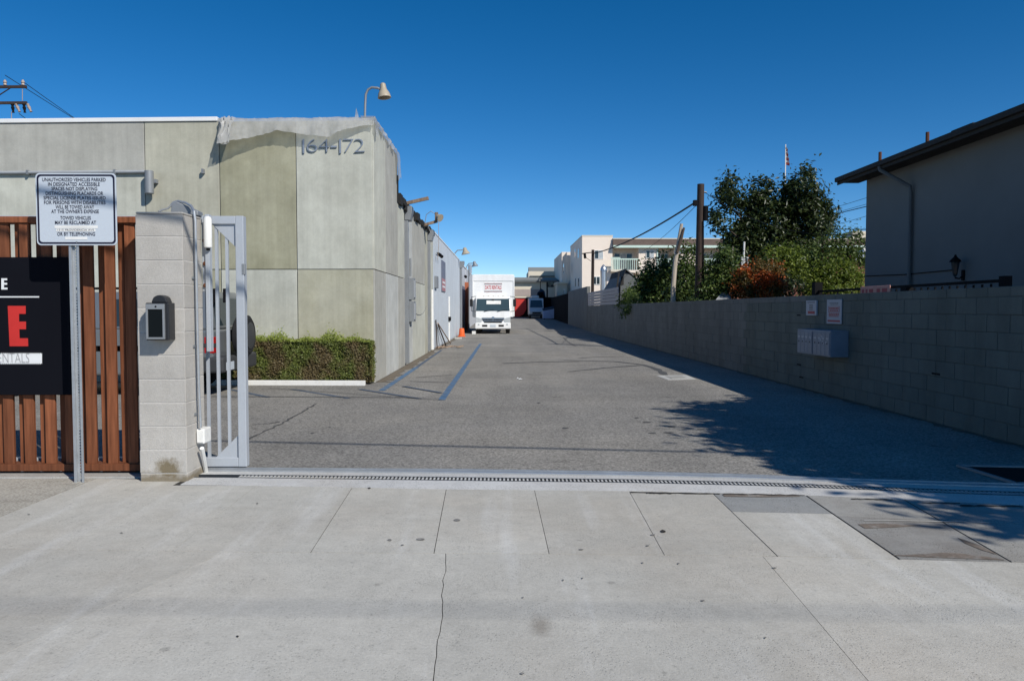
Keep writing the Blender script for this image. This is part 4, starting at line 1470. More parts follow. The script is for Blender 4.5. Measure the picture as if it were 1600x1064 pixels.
def slat_mesh(w, t):
    mbx = MB().box(-w / 2, w / 2, -t / 2, t / 2, 0, hb_)
    me = bpy.data.meshes.new('slat')
    me.from_pydata(mbx.v, [], mbx.f)
    bm = bmesh.new(); bm.from_mesh(me)
    bmesh.ops.bevel(bm, geom=[e for e in bm.edges if abs(e.verts[0].co.z - e.verts[1].co.z) > .5], offset=.004, segments=1, affect='EDGES')
    bm.to_mesh(me); bm.free()
    me.materials.append(m_wood)
    return me


me_w, me_n = slat_mesh(.087, .036), slat_mesh(.058, .036)
rng = random.Random(9)
base_px = 208.5
per = (177 - 145) * FY / FPX * 1.0
k = 0
x = P(205, 540, FY).x
while x > -8.3:
    for me, dx, dy in ((me_w, .0, .0), (me_n, -.093, .055)):
        o = link_mesh('slat', me, fen, (x + dx + rng.uniform(-.004, .004), FY + .012 + dy + rng.uniform(-.004, .004), fz0 + .0125))
        o.rotation_euler = (rng.uniform(-.003, .003), 0, rng.uniform(-.05, .05) + (.10 if me is me_w else 0))
    x -= per
for xx in (-3.42, -5.9, -8.2):
    MB().box(xx - .04, xx + .04, FY + .125, FY + .20, -.04, 2.2).build('post', m_iron, fen)
MB().box(-8.4, fx1, FY + .121, FY + .16, 1.1, 1.15).build('back_rail', m_iron, fen)
for px in (33, 63, 94, 157, 185):
    q = P(px, 729.5, FY)
    MB().lathe([(.003, 0), (.016, .002), (.016, .01), (.004, .013)], (q.x, FY + .02, fz0 - .052), (0, 0, -1), 8).build('carriage_bolt', m_steel, fen)

# black banner on the fence
BY = FY - .045
bx1 = P(115.5, 500, BY).x
bz1, bz0 = P(60, 402, BY).z, P(60, 617, BY).z
ban = thing('fence_banner', (bx1 - .6, BY, bz0), 'black rental banner with red and white lettering hung on the wooden fence', 'banner')
MB().box(bx1 - 2.6, bx1, BY - .004, BY + .012, bz0, bz1).build('panel', m_banner, ban, .003)
BYF = BY - .007


def bprism(pts, m, name):
    q = [P(a, b, BYF) for a, b in pts]
    MB().prism(q, (0, .002, 0)).build(name, m, ban)


bprism(((12, 478), (40, 478), (40, 490.5), (29.5, 490.5), (29.7, 502.5), (40.5, 502.5), (40.5, 514.5), (30, 514.5), (30.5, 528.5), (43.5, 528.5), (44, 541), (15, 541)), m_red, 'letter')
bprism(((2, 435), (11, 435), (11, 438), (6, 438), (6, 442), (11, 442), (11, 445), (6, 445), (6, 449.5), (11.5, 449.5), (11.5, 452.5), (2, 452.5)), m_white_print, 'letter')
bprism(((-180, 463), (61, 463), (61, 465), (-180, 465)), m_white_print, 'line')
# sprocket-edged strip
L, Rr = [], []
x = -150.0
topl, botl = [], []
i = 0
while x < 65:
    topl.append((x, 551 if i % 2 else 553.2)); botl.append((x, 569.5 if i % 2 else 567.3))
    x += 2.15 / 2 if False else 1.6
    i += 1
topl.append((65.5, 551.5)); botl.append((65.5, 568.5))
bprism(topl + botl[::-1], m_white_print, 'film_strip')
q = P(17, 560.3, BYF - .003)
text('lettering', 'RENTALS', .13, q, '-Y', m_grey_print, ban, width=abs(P(45.5, 560, BYF).x - P(-11.5, 560, BYF).x), extrude=.0005, bold=-.003)

# ------------------------------------------------------------------ parking sign on its post
SP = 6.47
sb, st = G(132.5, 750), P(112.5, 276, SP - .0)
sb.y = SP
axis = (st - sb).normalized()
sgn = thing('parking_sign', sb, 'white towing notice sign on a leaning perforated metal post', 'sign')
sx = Vector((1, 0, 0)) - axis * axis.x
sx.normalize()
sy = axis.cross(sx)


def SM(a, d, h):
    """along the post width, towards the back, up the post"""
    return sb + sx * a + Vector((0, 1, 0)) * d + axis * h


H = (st - sb).length
pm = MB()
pm.box(-.042, -.024, -.0, .006, -.08, H, SM).box(.024, .042, .0, .006, -.08, H, SM)
pm.box(-.027, -.021, .003, .032, -.08, H, SM).box(.021, .027, .003, .032, -.08, H, SM)
pm.build('post_flange', m_steel, sgn)
# web with its row of holes
web = MB()
h = -.08
while h < H:
    h1 = min(h + .0254, H)
    hz = .0063
    mid = (h + h1) / 2
    web.box(-.021, -.0055, .027, .031, h, h1, SM).box(.0055, .021, .027, .031, h, h1, SM)
    web.box(-.0055, .0055, .0272, .0308, h, mid - hz, SM).box(-.0055, .0055, .0272, .0308, mid + hz, h1, SM)
    h = h1
tag(web.build('post_web', m_steel, sgn), kind='stuff')
pts_tl, pts_br = P(55.5, 270, SP - .02), P(181.5, 384, SP - .02)
sc_ = (P(118.5, 327, SP - .02) - sb)
hc = sc_.dot(axis)
ac = sc_.dot(sx)
SW, SH = .675, .605


def rounded(w, h, r, n=5):
    out = []
    for cx_, cy_, a0 in ((w / 2 - r, h / 2 - r, 0), (-w / 2 + r, h / 2 - r, 90), (-w / 2 + r, -h / 2 + r, 180), (w / 2 - r, -h / 2 + r, 270)):
        for i in range(n):
            a = R(a0 + 90 * i / (n - 1))
            out.append((cx_ + r * math.cos(a), cy_ + r * math.sin(a)))
    return out


MB().prism([SM(ac + a, -.012, hc + b) for a, b in rounded(SW, SH, .035)], (0, .006, 0)).build('sign_plate', m_sign_white, sgn)
o_, i_ = rounded(SW - .022, SH - .022, .030), rounded(SW - .052, SH - .052, .024)
mb = MB()
vo_ = [SM(ac + a, -.0135, hc + b) for a, b in o_]
vi_ = [SM(ac + a, -.0135, hc + b) for a, b in i_]
n = len(vo_)
mb.add(vo_ + vi_, [(i, (i + 1) % n, (i + 1) % n + n, i + n) for i in range(n)])
mb.build('border', m_navy_print, sgn)
rotS = Matrix((sx, (0, 1, 0), axis)).transposed()
k_ = SW / 122.0
for s, px, py, w in (('UNAUTHORIZED VEHICLES PARKED', 115.5, 281.3, 97), ('IN DESIGNATED ACCESSIBLE', 115.5, 288.4, 79), ('SPACES NOT DISPLAYING', 116.2, 295.5, 70), ('DISTINGUISHING PLACARDS OR', 116.3, 302.7, 88), ('SPECIAL LICENSE PLATES ISSUED', 116.6, 309.8, 95), ('FOR PERSONS WITH DISABILITIES', 116.8, 317, 94), ('WILL BE TOWED AWAY', 117, 324, 59), ("AT THE OWNER'S EXPENSE", 117.3, 331, 73), ('TOWED VEHICLES', 118, 341, 47), ('MAY BE RECLAIMED AT', 118, 348.3, 63), ('OR BY TELEPHONING', 119, 366.2, 58)):
    p = P(px, py, SP - .0145)
    text('lettering', s, .042, p, '-Y', m_navy_print, sgn, width=w * SP / FPX, extrude=0, rot=rotS, bold=.0005)
for px, py, w in ((119, 354.8, 66), (118.5, 359.8, 60), (119, 372.3, 34)):
    p = P(px, py, SP - .0143)
    me_ = MB().box(p.x - w / 2 * SP / FPX, p.x + w / 2 * SP / FPX, SP - .0143, SP - .0135, p.z - .0115, p.z + .0115).build('patch_label', m_paint_white, sgn)
for s, px, py, w in (('1515 PROVIDENCIA AVE', 118.5, 359.8, 56),):
    text('lettering', s, .022, P(px, py, SP - .0150), '-Y', m_navy_print, sgn, width=w * SP / FPX, rot=rotS)
for py in (274.5, 379.3):
    p = P(115.5 if py < 300 else 119.5, py, SP - .014)
    MB().lathe([(.002, 0), (.011, .002), (.012, .006)], p, (0, 1, 0), 10).build('bolt', m_galv, sgn)

# ------------------------------------------------------------------ block wall on the right
WX = 5.65
WH = 1.745
wall = thing('block_wall', (WX, 8, 0), 'long grey painted concrete block wall along the shaded side of the alley', 'wall')
WY0, WY1 = 7.15, 66.0
bl, bh = .4064, .2032
nrow = 8
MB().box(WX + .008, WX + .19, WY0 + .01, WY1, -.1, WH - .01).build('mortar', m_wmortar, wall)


def block_mesh(l, h):
    mbx = MB().box(0, .06, .0035, l - .0035, .003, h - .003)
    me = bpy.data.meshes.new('block')
    me.from_pydata(mbx.v, [], mbx.f)
    bm = bmesh.new(); bm.from_mesh(me)
    bmesh.ops.bevel(bm, geom=[e for e in bm.edges if all(v.co.x < .01 for v in e.verts)], offset=.004, segments=1, affect='EDGES')
    bm.to_mesh(me); bm.free()
    me.materials.append(m_wblock)
    return me


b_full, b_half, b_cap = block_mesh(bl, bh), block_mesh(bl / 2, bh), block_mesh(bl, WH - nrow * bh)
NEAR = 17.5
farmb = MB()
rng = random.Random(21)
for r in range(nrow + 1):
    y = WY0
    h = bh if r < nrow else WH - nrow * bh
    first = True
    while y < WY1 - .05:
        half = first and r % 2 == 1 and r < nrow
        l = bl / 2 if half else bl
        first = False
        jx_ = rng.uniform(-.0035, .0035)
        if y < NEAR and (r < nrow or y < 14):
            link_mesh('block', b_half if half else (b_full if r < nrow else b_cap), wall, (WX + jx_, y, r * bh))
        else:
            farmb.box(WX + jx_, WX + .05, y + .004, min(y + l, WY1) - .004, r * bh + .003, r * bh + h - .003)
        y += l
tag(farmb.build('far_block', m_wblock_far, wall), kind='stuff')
def dirt(name, f, y0, y1, w, m, seed, step=.22):
    rng_ = random.Random(seed)
    mb_ = MB()
    A, B = [], []
    y_ = y0
    while y_ < y1:
        A.append((f(y_), y_, .005)); B.append((f(y_) + w * rng_.uniform(.25, 1.0), y_, .005))
        y_ += step * rng_.uniform(.5, 1.5)
    k_ = len(A)
    mb_.add(A + B, [(i, i + 1, k_ + i + 1, k_ + i) for i in range(k_ - 1)])
    return mb_.build(name, m, alley)


m_dirt = mat('wall_foot_dirt', (.15, .125, .095), .95, .25, 4, .3, 70, .5)
dirt('dirt', lambda y_: WX - .01, 7.2, 44, -.16, m_dirt, 1)
dirt('dirt', lambda y_: XW + .0, 15.4, 44, .34, m_dirt, 2)
# short dark slots left in the mortar
for px, py in ((1248, 492.5), (1248, 569.5), (1252, 589.5), (1462, 584)):
    q = PX(px, py, WX - .004)
    MB().box(WX - .006, WX + .01, q.y - .09, q.y + .09, q.z - .012, q.z + .012).build('slot', m_iron, wall)
# taller end of the wall and the cladding set on it
q0 = PX(921, 447, WX); q1 = PX(888, 458, WX)
wt = thing('tall_block_wall', (WX, 53, 0), 'taller grey block wall section at the far end of the alley wall', 'wall')
MB().box(WX - .02, WX + .2, 51.0, 66, .2, 3.05).build('wall', m_wblock_far, wt)
for r in range(15):
    pass
cl = thing('clad_fence', (WX, 42, WH), 'pale rose horizontal board fence standing on the wall before the tall section', 'fence')
ya, yb_ = PX(965, 470, WX).y, 51.0
n = 5
for i in range(n):
    za, zb = WH + .01 + i * .175, WH + .175 + i * .175
    MB().box(WX + .02, WX + .06 + .012 * (i % 2), ya, yb_ - .02, za, zb - .012).build('slat', m_slat_pale, cl)
MB().box(WX + .08, WX + .14, ya, ya + .08, WH, WH + .9).build('post', m_iron, cl)

# signs and the bank of mailboxes on the wall
y1, y0 = PX(1260, 470, WX - .03).y, PX(1276, 470, WX - .03).y
z1, z0 = PX(1268, 469.5, WX - .03).z, PX(1268, 493, WX - .03).z
sn = thing('wall_notice', (WX, y0, z0), 'smaller white notice with dull red bar on the block wall above the mailboxes', 'notice')
MB().box(WX - .035, WX - .006, y0, y1, z0, z1).build('board', m_poster, sn, .003)
w = y1 - y0
MB().box(WX - .038, WX - .036, y0 + .14 * w, y0 + .80 * w, z0 + .03, z0 + .08).build('bar', m_dred_print, sn)
for k, (s, t) in enumerate(((.88, .7), (.70, .35), (.60, .35), (.50, .35), (.40, .35))):
    MB().box(WX - .038, WX - .036, y0 + w * (.5 - t / 2), y0 + w * (.5 + t / 2), z0 + (z1 - z0) * (s - .04), z0 + (z1 - z0) * (s + .02)).build('text_line', m_grey_print, sn)
y1, y0 = PX(1292, 480, WX - .02).y, PX(1315, 480, WX - .02).y
z1, z0 = PX(1303, 468, WX - .02).z, PX(1303, 506, WX - .02).z
ln = thing('towing_notice', (WX, y0, z0), 'larger white notice crowded with red lettering on the shaded block wall', 'notice')
MB().box(WX - .022, WX - .006, y0, y1, z0, z1).build('board', m_poster, ln, .003)
w, h = y1 - y0, z1 - z0
fr = MB()
fx_ = lambda a0, a1, b0, b1: fr.box(WX - .0255, WX - .0235, y0 + w * a0, y0 + w * a1, z0 + h * b0, z0 + h * b1)
fx_(.12, .88, .70, .715); fx_(.12, .88, .48, .495); fx_(.12, .135, .495, .70); fx_(.865, .88, .495, .70)
fr.build('red_box', m_dred_print, ln)
for b0, b1, a0, a1 in ((.60, .665, .18, .82), (.52, .57, .2, .8), (.40, .44, .15, .85), (.345, .38, .15, .85), (.29, .325, .18, .82), (.84, .87, .2, .8), (.78, .81, .24, .76)):
    x_ = a0
    rr = random.Random(int(b0 * 100))
    mb = MB()
    while x_ < a1:
        ww = rr.uniform(.05, .13)
        mb.box(WX - .0255, WX - .0235, y0 + w * x_, y0 + w * min(x_ + ww, a1), z0 + h * b0, z0 + h * b1)
        x_ += ww + .022
    tag(mb.build('text_line', m_dred_print if b0 < .7 else m_grey_print, ln), kind='stuff')
MB().box(WX - .0255, WX - .0235, y0 + w * .08, y0 + w * .92, z0 + h * .08, z0 + h * .155).build('bar', m_dred_print, ln)

XB = WX - .30
y1, y0 = PX(1246, 535, XB).y, PX(1298, 535, XB).y
z1, z0 = PX(1298, 517, XB).z, PX(1298, 558.5, XB).z
mlb = thing('mailbox_bank', (WX, y0, z0), 'grey steel bank of mailboxes with numbered doors hung on the block wall', 'mailboxes')
MB().box(XB, WX - .004, y0, y1, z0, z1).build('housing', m_mail, mlb, .006)
w = y1 - y0
for k in range(2):
    a, b = y0 + .015 + k * w / 2, y0 + (k + 1) * w / 2 - .015
    MB().box(XB - .008, XB - .0005, a, b, z0 + .015, z1 - .03).build('door_panel', m_mail, mlb, .004)
    nd = 4
    for j in range(nd):
        c0, c1 = a + .012 + j * (b - a - .024) / nd, a + .012 + (j + 1) * (b - a - .024) / nd
        d = MB().box(XB - .014, XB - .0085, c0 + .005, c1 - .005, z0 + .03, z1 - .045).build('mail_door', m_mail, mlb, .003)
        MB().lathe([(.003, 0), (.012, .002), (.012, .006)], (XB - .022, (c0 + c1) / 2, z0 + .22), (1, 0, 0), 10).build('lock', m_iron, d)
        MB().box(XB - .0165, XB - .0145, (c0 + c1) / 2 - .045, (c0 + c1) / 2 + .045, z0 + .285, z0 + .315).build('number_tag', m_poster, d)
rng = random.Random(31)
for k in range(6):
    yy, zz_ = y0 + rng.uniform(.1, w - .1), z0 + rng.uniform(.2, .36)
    MB().box(XB - .0185, XB - .017, yy, yy + rng.uniform(.04, .09), zz_, zz_ + rng.uniform(.02, .05)).build('sticker', m_poster, mlb)

# ------------------------------------------------------------------ yard behind the wall
tag(MB().hexa([(WX + .2, 7.0, -.1), (60, 7.0, -.1), (60, 75, -.1), (WX + .2, 75, -.1)], [(WX + .2, 7.0, .12), (60, 7.0, .12), (60, 75, .3), (WX + .2, 75, .3)]).build('yard_ground', m_earth), kind='structure', label='bare yard soil behind the block wall')

# ------------------------------------------------------------------ taupe house on the right
HX = 10.5
HY1 = PX(1352, 400, HX).y
HY0 = 9.0
ez = PX(1352, 281, HX).z
hs_ = thing('taupe_house', (HX, HY1, 0), 'taupe stucco house with dark low roof standing over the block wall', 'house')
MB().box(HX, 22, HY0, HY1, .1, ez + .15).build('wall', m_stucco_dark, hs_)
ov = .62
ztop = lambda x: ez + .18 + (x - HX + ov) * .30
rf = MB()
rf.hexa([(HX - ov, HY0 - .5, ez), (16.5, HY0 - .5, ez + 1.9), (16.5, HY1 + .5, ez + 1.9), (HX - ov, HY1 + .5, ez)], [(HX - ov, HY0 - .5, ez + .06), (16.5, HY0 - .5, ez + 2.0), (16.5, HY1 + .5, ez + 2.0), (HX - ov, HY1 + .5, ez + .06)])
rf.hexa([(16.5, HY0 - .5, ez + 1.9), (22.6, HY0 - .5, ez), (22.6, HY1 + .5, ez), (16.5, HY1 + .5, ez + 1.9)], [(16.5, HY0 - .5, ez + 2.0), (22.6, HY0 - .5, ez + .06), (22.6, HY1 + .5, ez + .06), (16.5, HY1 + .5, ez + 2.0)])
roof = rf.build('roof', m_shingle_dark, hs_)
MB().box(HX - ov - .02, HX - ov - .001, HY0 - .5, HY1 + .5, ez - .10, ez + .09).build('fascia', m_shingle_dark, hs_)
MB().box(HX - ov - .11, HX - ov - .022, HY0 - .5, HY1 + .48, ez - .02, ez + .11).build('gutter', m_shingle_dark, hs_, .015)
MB().box(HX - ov, HX - .002, HY0 - .5, HY1 + .5, ez - .035, ez - .005).build('soffit', m_shingle_dark, hs_)
MB().prism([(HX + .1, HY1 + .001, ez + .1), (22, HY1 + .001, ez + .1), (16.5, HY1 + .001, ez + 1.85)], (0, -.2, 0)).build('gable', m_stucco_dark, hs_)
yd = PX(1421, 400, HX - .07).y
MB().tube([(HX - ov - .05, yd + .45, ez - .02), (HX - ov - .03, yd + .45, ez - .12), (HX - .09, yd, ez - .62), (HX - .07, yd, ez - .8), (HX - .07, yd, .2)], .05, 8).build('downspout', m_slate, hs_)
for px, py0, py1 in ((1375, 251, 238), (1449, 222, 207)):
    b_ = PX(px, py0, HX + .25)
    MB().tube([(b_.x, b_.y, b_.z - .35), (b_.x, b_.y, PX(px, py1, HX + .25).z)], .045, 8).build('vent_pipe', m_rust, hs_)
b_ = PX(1522, 194, HX + .35)
MB().box(b_.x - .3, b_.x + .3, b_.y - .42, b_.y + .42, b_.z - .5, b_.z - .06).build('roof_vent', m_shingle_dark, hs_, .03)
yl = PX(1496, 415, HX - .15).y
zl = PX(1496, 415, HX - .15).z
lt = thing('wall_lantern', (HX, yl, zl), 'black coach lantern fixed on the taupe house wall', 'lantern')
MB().lathe([(.02, -.26), (.05, -.2), (.09, .06), (.10, .08)], (HX - .2, yl, zl), (0, 0, 1), 8).build('glass_body', m_glass, lt)
MB().lathe([(.13, .08), (.11, .12), (.04, .19), (.015, .25)], (HX - .2, yl, zl), (0, 0, 1), 8).build('cap', m_iron, lt)
MB().tube([(HX - .005, yl, zl - .22), (HX - .10, yl, zl - .30), (HX - .2, yl, zl - .28)], .018, 6).build('arm', m_iron, lt)
MB().box(HX - .03, HX - .003, yl - .05, yl + .05, zl - .34, zl - .10).build('back_plate', m_iron, lt)
ca = PX(1352, 431.5, HX - .02); cb_ = PX(1489, 422, HX - .02)
MB().tube([ca, ca.lerp(cb_, .5) - Vector((0, 0, .03)), cb_], .012, 5).build('wall_cable', m_iron, hs_)
MB().tube([(HX - .02, yl - .1, zl - .35), (HX - .02, yl - .1, .4)], .02, 5).build('wall_conduit', m_slate, hs_)

# ------------------------------------------------------------------ iron railing and pink board behind the wall
RXX = 6.6
ry0, ry1 = PX(1571, 441, RXX).y, PX(1278, 446, RXX).y
rz = PX(1571, 438.5, RXX).z
ir = thing('iron_railing', (RXX, ry1, 0), 'black iron railing rising just above the block wall before the house', 'railing')
rz2 = PX(1280, 444, RXX).z
MB().bar((RXX, ry0, rz), (RXX, ry1, rz), .04, .042).build('top_rail', m_iron, ir)
y = ry0 + .1
bm_ = None
while y < ry1 - .1:
    if bm_ is None:
        t_ = MB().box(-.011, .011, -.011, .011, .1, rz - .035)
        bm_ = bpy.data.meshes.new('baluster'); bm_.from_pydata(t_.v, [], t_.f); bm_.materials.append(m_iron)
    link_mesh('baluster', bm_, ir, (RXX, y, 0))
    y += .19 if y < PX(1390, 446, RXX).y else .62
MB().box(RXX - .05, RXX + .05, ry0 - .06, ry0 + .06, .1, rz + .06).build('post', m_iron, ir)
MB().box(RXX - .09, RXX + .07, ry1 - .07, ry1 + .09, .1, rz2 + .04).build('post', m_iron, ir)
q = PX(1423, 441, RXX + .06)
MB().box(RXX - .06, RXX + .06, q.y - .09, q.y + .09, .1, rz - .02).build('post', m_iron, ir)
pa, pb_ = PX(1391, 455, RXX - .05), PX(1345, 455, RXX - .05)
z_1, z_0 = PX(1368, 447, RXX - .05).z, PX(1368, 458, RXX - .05).z
ps = thing('pink_board', (RXX, pa.y, z_0), 'faded pink lettered board wired to the iron railing', 'sign board')
MB().box(RXX - .06, RXX - .04, pa.y, pb_.y, z_0 - .2, z_1).build('board', m_pink_sign, ps, .01)
for f0, f1 in ((.08, .24), (.32, .42), (.55, .68), (.74, .80), (.86, .94)):
    w = pb_.y - pa.y
    MB().box(RXX - .064, RXX - .061, pa.y + w * f0, pa.y + w * f1, z_0 - .05, z_1 - .05).build('letter_block', m_dred_print, ps)


# ------------------------------------------------------------------ plants
def limb_tree(name, label, cat, base, trunk_r, limbs, blobs, n, size, leafm, bark=m_bark, seed=0, group=None, clump=.26, asp=.45, per=42, core=.3):
    t = thing(name, base, label, cat, group)
    mb = MB()
    for pts, r0, r1 in limbs:
        k = len(pts)
        mb.tube(pts, [r0 + (r1 - r0) * i / (k - 1) for i in range(k)], 8)
    mb.build('trunk', bark, t, smooth=True, angle=80)
    P1, N1 = crown_points(blobs, n, clump, per, seed, core)
    leaves('crown', P1, N1, size, leafm, t, .6, asp, seed)
    return t


TY = 33.0
kx = lambda px, py, dy=0.0: P(px, py, TY + dy)
blob_px = [(1142, 302, 17, 28, 0), (1127, 350, 17, 17, -.3), (1150, 366, 20, 24, .2), (1190, 314, 24, 34, .4), (1200, 352, 36, 40, 0), (1172, 386, 40, 28, 0), (1257, 302, 29, 34, -.4), (1262, 273, 9, 9, -.4), (1266, 338, 28, 34, .2), (1248, 385, 36, 36, .3), (1210, 410, 46, 34, .4), (1228, 334, 16, 30, .3), (1119, 337, 8, 10, .2), (1164, 332, 12, 20, .2), (1140, 285, 9, 9, 0), (1196, 290, 8, 12, .2)]
sc2 = TY / FPX
blobs = [(kx(a, b, dy), (w * sc2, max(w, h) * sc2 * .9, h * sc2)) for a, b, w, h, dy in blob_px]
tb = kx(1215, 500)
tb.z = .2
fork = kx(1215, 432)
limbs = [([tb, tb.lerp(fork, .5) + Vector((.08, 0, 0)), fork], .26, .18)]
for a, b in ((1150, 330), (1180, 345), (1195, 310), (1225, 330), (1256, 300), (1275, 345), (1140, 360), (1240, 380)):
    e = kx(a, b, random.uniform(-.5, .5))
    limbs.append(([fork, fork.lerp(e, .5) + Vector((0, .1, .15)), e], .11, .03))
limb_tree('broadleaf_tree', 'large dark broad-leaved tree behind the block wall left of the taupe house', 'tree', tb, .26, limbs, blobs, 30000, .20, m_avocado, seed=5, clump=.21, per=64, core=.38)

# thicket of glossy shrubs left of the pole
SYY = 27.5


def shrub(name, label, cat, Y, px_blobs, n, size, leafm, seed, group=None, clump=.2, asp=.45, zb=.2, trunkpx=None, depth=.8, per=36):
    sc = Y / FPX
    bl_ = [(P(a, b, Y + (c[0] if c else 0)), (w * sc, max(.35, w * sc * depth), h * sc)) for a, b, w, h, *c in px_blobs]
    cx_ = sum(b[0].x for b in bl_) / len(bl_)
    base = Vector((cx_, Y, zb))
    limbs = []
    for c, r in bl_:
        limbs.append(([base + Vector(((c.x - cx_) * .5, 0, -.1)), Vector((c.x, c.y, (c.z + zb) / 2)), c], .05, .015))
    return limb_tree(name, label, cat, base, .05, limbs, bl_, n, size, leafm, seed=seed, group=group, clump=clump, asp=asp, per=per)


shrub('citrus_tree', 'rounded glossy green tree behind the wall between the shed and the dead trunk', 'tree', 36.0, [(1025, 428, 26, 24), (1018, 452, 26, 26), (1042, 450, 26, 26), (1050, 418, 20, 16), (1035, 470, 34, 16), (1006, 456, 15, 20), (1012, 440, 14, 16)], 9600, .19, m_citrus, 21)
shrub('tall_shrub', 'dark green shrub behind the dead trunk and beside the utility pole', 'shrub', SYY + 4.0, [(1077, 405, 16, 26), (1070, 440, 24, 30), (1092, 432, 18, 34), (1085, 465, 28, 18), (1058, 462, 20, 20)], 6800, .15, m_citrus, 22)
shrub('leafy_shrub', 'leafy green shrub to the right of the tall wooden utility pole', 'shrub', SYY - .6, [(1115, 440, 18, 26), (1108, 462, 22, 18), (1130, 425, 16, 24), (1132, 400, 10, 18), (1145, 440, 16, 22)], 5200, .15, m_citrus, 23)
# red bush
shrub('red_flowering_bush', 'round bush covered with orange red bracts above the block wall', 'bush', 26.0, [(1185, 428, 30, 20), (1165, 440, 22, 18), (1205, 445, 24, 22), (1180, 455, 26, 18), (1208, 425, 14, 12)], 6800, .085, m_redleaf, 24, clump=.14, asp=.7)
shrub('bush_undergrowth', 'dark leafy bush behind the red one and under the large tree', 'bush', 26.8, [(1200, 455, 40, 18), (1228, 452, 26, 22), (1190, 425, 36, 18), (1150, 452, 20, 14)], 4200, .13, m_avocado, 25)
shrub('bright_bush', 'bright yellow green bush beside the taupe house corner', 'bush', 29.5, [(1310, 430, 34, 22), (1285, 440, 26, 22), (1335, 440, 22, 22), (1265, 445, 22, 22), (1300, 450, 46, 16)], 8600, .13, m_bright, 26)
shrub('loose_green_tree', 'loose green tree with upright shoots between the large tree and house corner', 'tree', 31.0, [(1280, 410, 30, 28), (1318, 395, 24, 24), (1312, 368, 7, 18), (1250, 412, 20, 30), (1345, 400, 14, 26), (1335, 372, 8, 12), (1290, 385, 14, 14)], 7600, .14, m_citrus, 27)
shrub('yellow_green_shrub', 'yellow green shrub at the foot of the large tree over red bush', 'shrub', 29.0, [(1222, 405, 16, 20), (1240, 418, 14, 22), (1205, 405, 12, 14)], 2600, .14, m_bright, 28)
# vine hanging over the wall near the clad fence
VY = 33.8
vpx = [(982, 462, 14, 12), (975, 475, 10, 10), (990, 470, 10, 10)]
sc = VY / FPX
bl_ = [(PX(a, b, WX + .15) * 1.0, (w * sc * .7, .8, h * sc)) for a, b, w, h in vpx]
bl_ += [(PX(978, 485, WX - .12), (.16, .35, .28)), (PX(976, 492, WX - .10), (.10, .22, .2)), (PX(984, 481, WX - .1), (.12, .3, .16))]
base = Vector((WX + .5, 35, .2))
vt = limb_tree('creeping_vine', 'bright green creeper spilling over the wall top beside the clad fence', 'vine', base, .03, [([base, Vector((WX + .3, 35, 1.4)), PX(978, 478, WX - .05)], .03, .012)], bl_, 2600, .11, m_vine, seed=30, clump=.12, per=24)
# far tree
shrub('distant_tree', 'small distant feathery tree between the large tree and the house', 'tree', 70, [(1290, 350, 18, 18), (1277, 362, 14, 18), (1300, 362, 10, 10)], 2200, .3, m_fartree, 29, clump=.45)

# dead trunk
t = thing('dead_trunk', P(1052, 470, 28.5), 'pale bare dead trunk leaning above the shrubs', 'dead tree')
mb = MB()
mb.tube([Vector((P(1051, 449, 28.5).x, 28.5, .2)), P(1052, 448, 28.5), P(1055, 410, 28.5), P(1060, 380, 28.5), P(1065, 350, 28.5)], [.10, .09, .085, .075, .06], 9)
mb.build('trunk', m_pale_wood, t, smooth=True)
MB().tube([P(1058, 395, 28.4), P(1064, 375, 28.4), P(1069, 356, 28.4)], [.06, .06, .04], 7).build('stub', m_bark, t)
for i, (a, b, c_, d_) in enumerate(((1159, 420, 1163, 378), (1143, 440, 1145, 385))):
    q = P(a, b, 28.5)
    tt = thing('garden_post', (q.x, 28.5, .2), ('white garden stake standing taller before the dark tree', 'thin pale garden stake left of the white one')[i], 'stake', 'garden stakes')
    MB().tube([(q.x, 28.5, .2), P(c_, d_, 28.5)], .035 if i == 0 else .02, 6).build('stake', m_paint_white if i == 0 else m_pale_wood, tt)
tf = thing('white_frame', P(1163, 420, 28.0), 'white pipe frame standing behind the red bush', 'frame')
a, b, c_, d_ = P(1159, 402, 28), P(1168, 402, 28), P(1159.5, 440, 28), P(1168.5, 440, 28)
MB().tube([c_, a, b, d_], .03, 6).build('pipe', m_paint_white, tf)
MB().tube([P(1164, 404, 28.05), P(1164, 440, 28.05)], .02, 6).build('pipe', m_paint_white, tf)
tc = thing('canopy_tent', P(1132, 470, 26), 'grey canvas canopy peak showing over the block wall', 'canopy')
pk = P(1132, 452, 27)
cs = [P(1112, 476, 25.6), P(1150, 476, 25.6), P(1152, 474, 28.4), P(1114, 474, 28.4)]
MB().add([pk] + cs, [(0, 1, 2), (0, 2, 3), (0, 3, 4), (0, 4, 1), (4, 3, 2, 1)]).build('canvas', m_canvas, tc)
for q in cs: MB().tube([(q.x, q.y, .2), q], .025, 5).build('leg', m_galv, tc)

# flagpole
q = P(1228, 300, 75)
fp = thing('flagpole', (q.x, 75, .3), 'tall white flagpole with limp red and white flag behind the tree', 'flagpole')
MB().tube([(q.x, 75, .3), P(1227.5, 226, 75)], [.08, .05], 8).build('pole', m_paint_white, fp)
mb = MB()
m2 = MB()
for i in range(8):
    ya, yb2 = 229 + i * 3.6, 229 + (i + 1) * 3.6
    w0, w1 = 1.5 + i * .5 + (i % 2), 1.5 + (i + 1) * .5 + ((i + 1) % 2)
    (mb if i % 2 else m2).add([P(1228, ya, 75), P(1228 + w0, ya + 1.5, 74.8), P(1228 + w1, yb2 + 1.5, 75.2), P(1228, yb2, 75)], [(0, 1, 2, 3)])
mb.build('flag', m_flagred, fp)
m2.build('flag', m_white_print, fp)

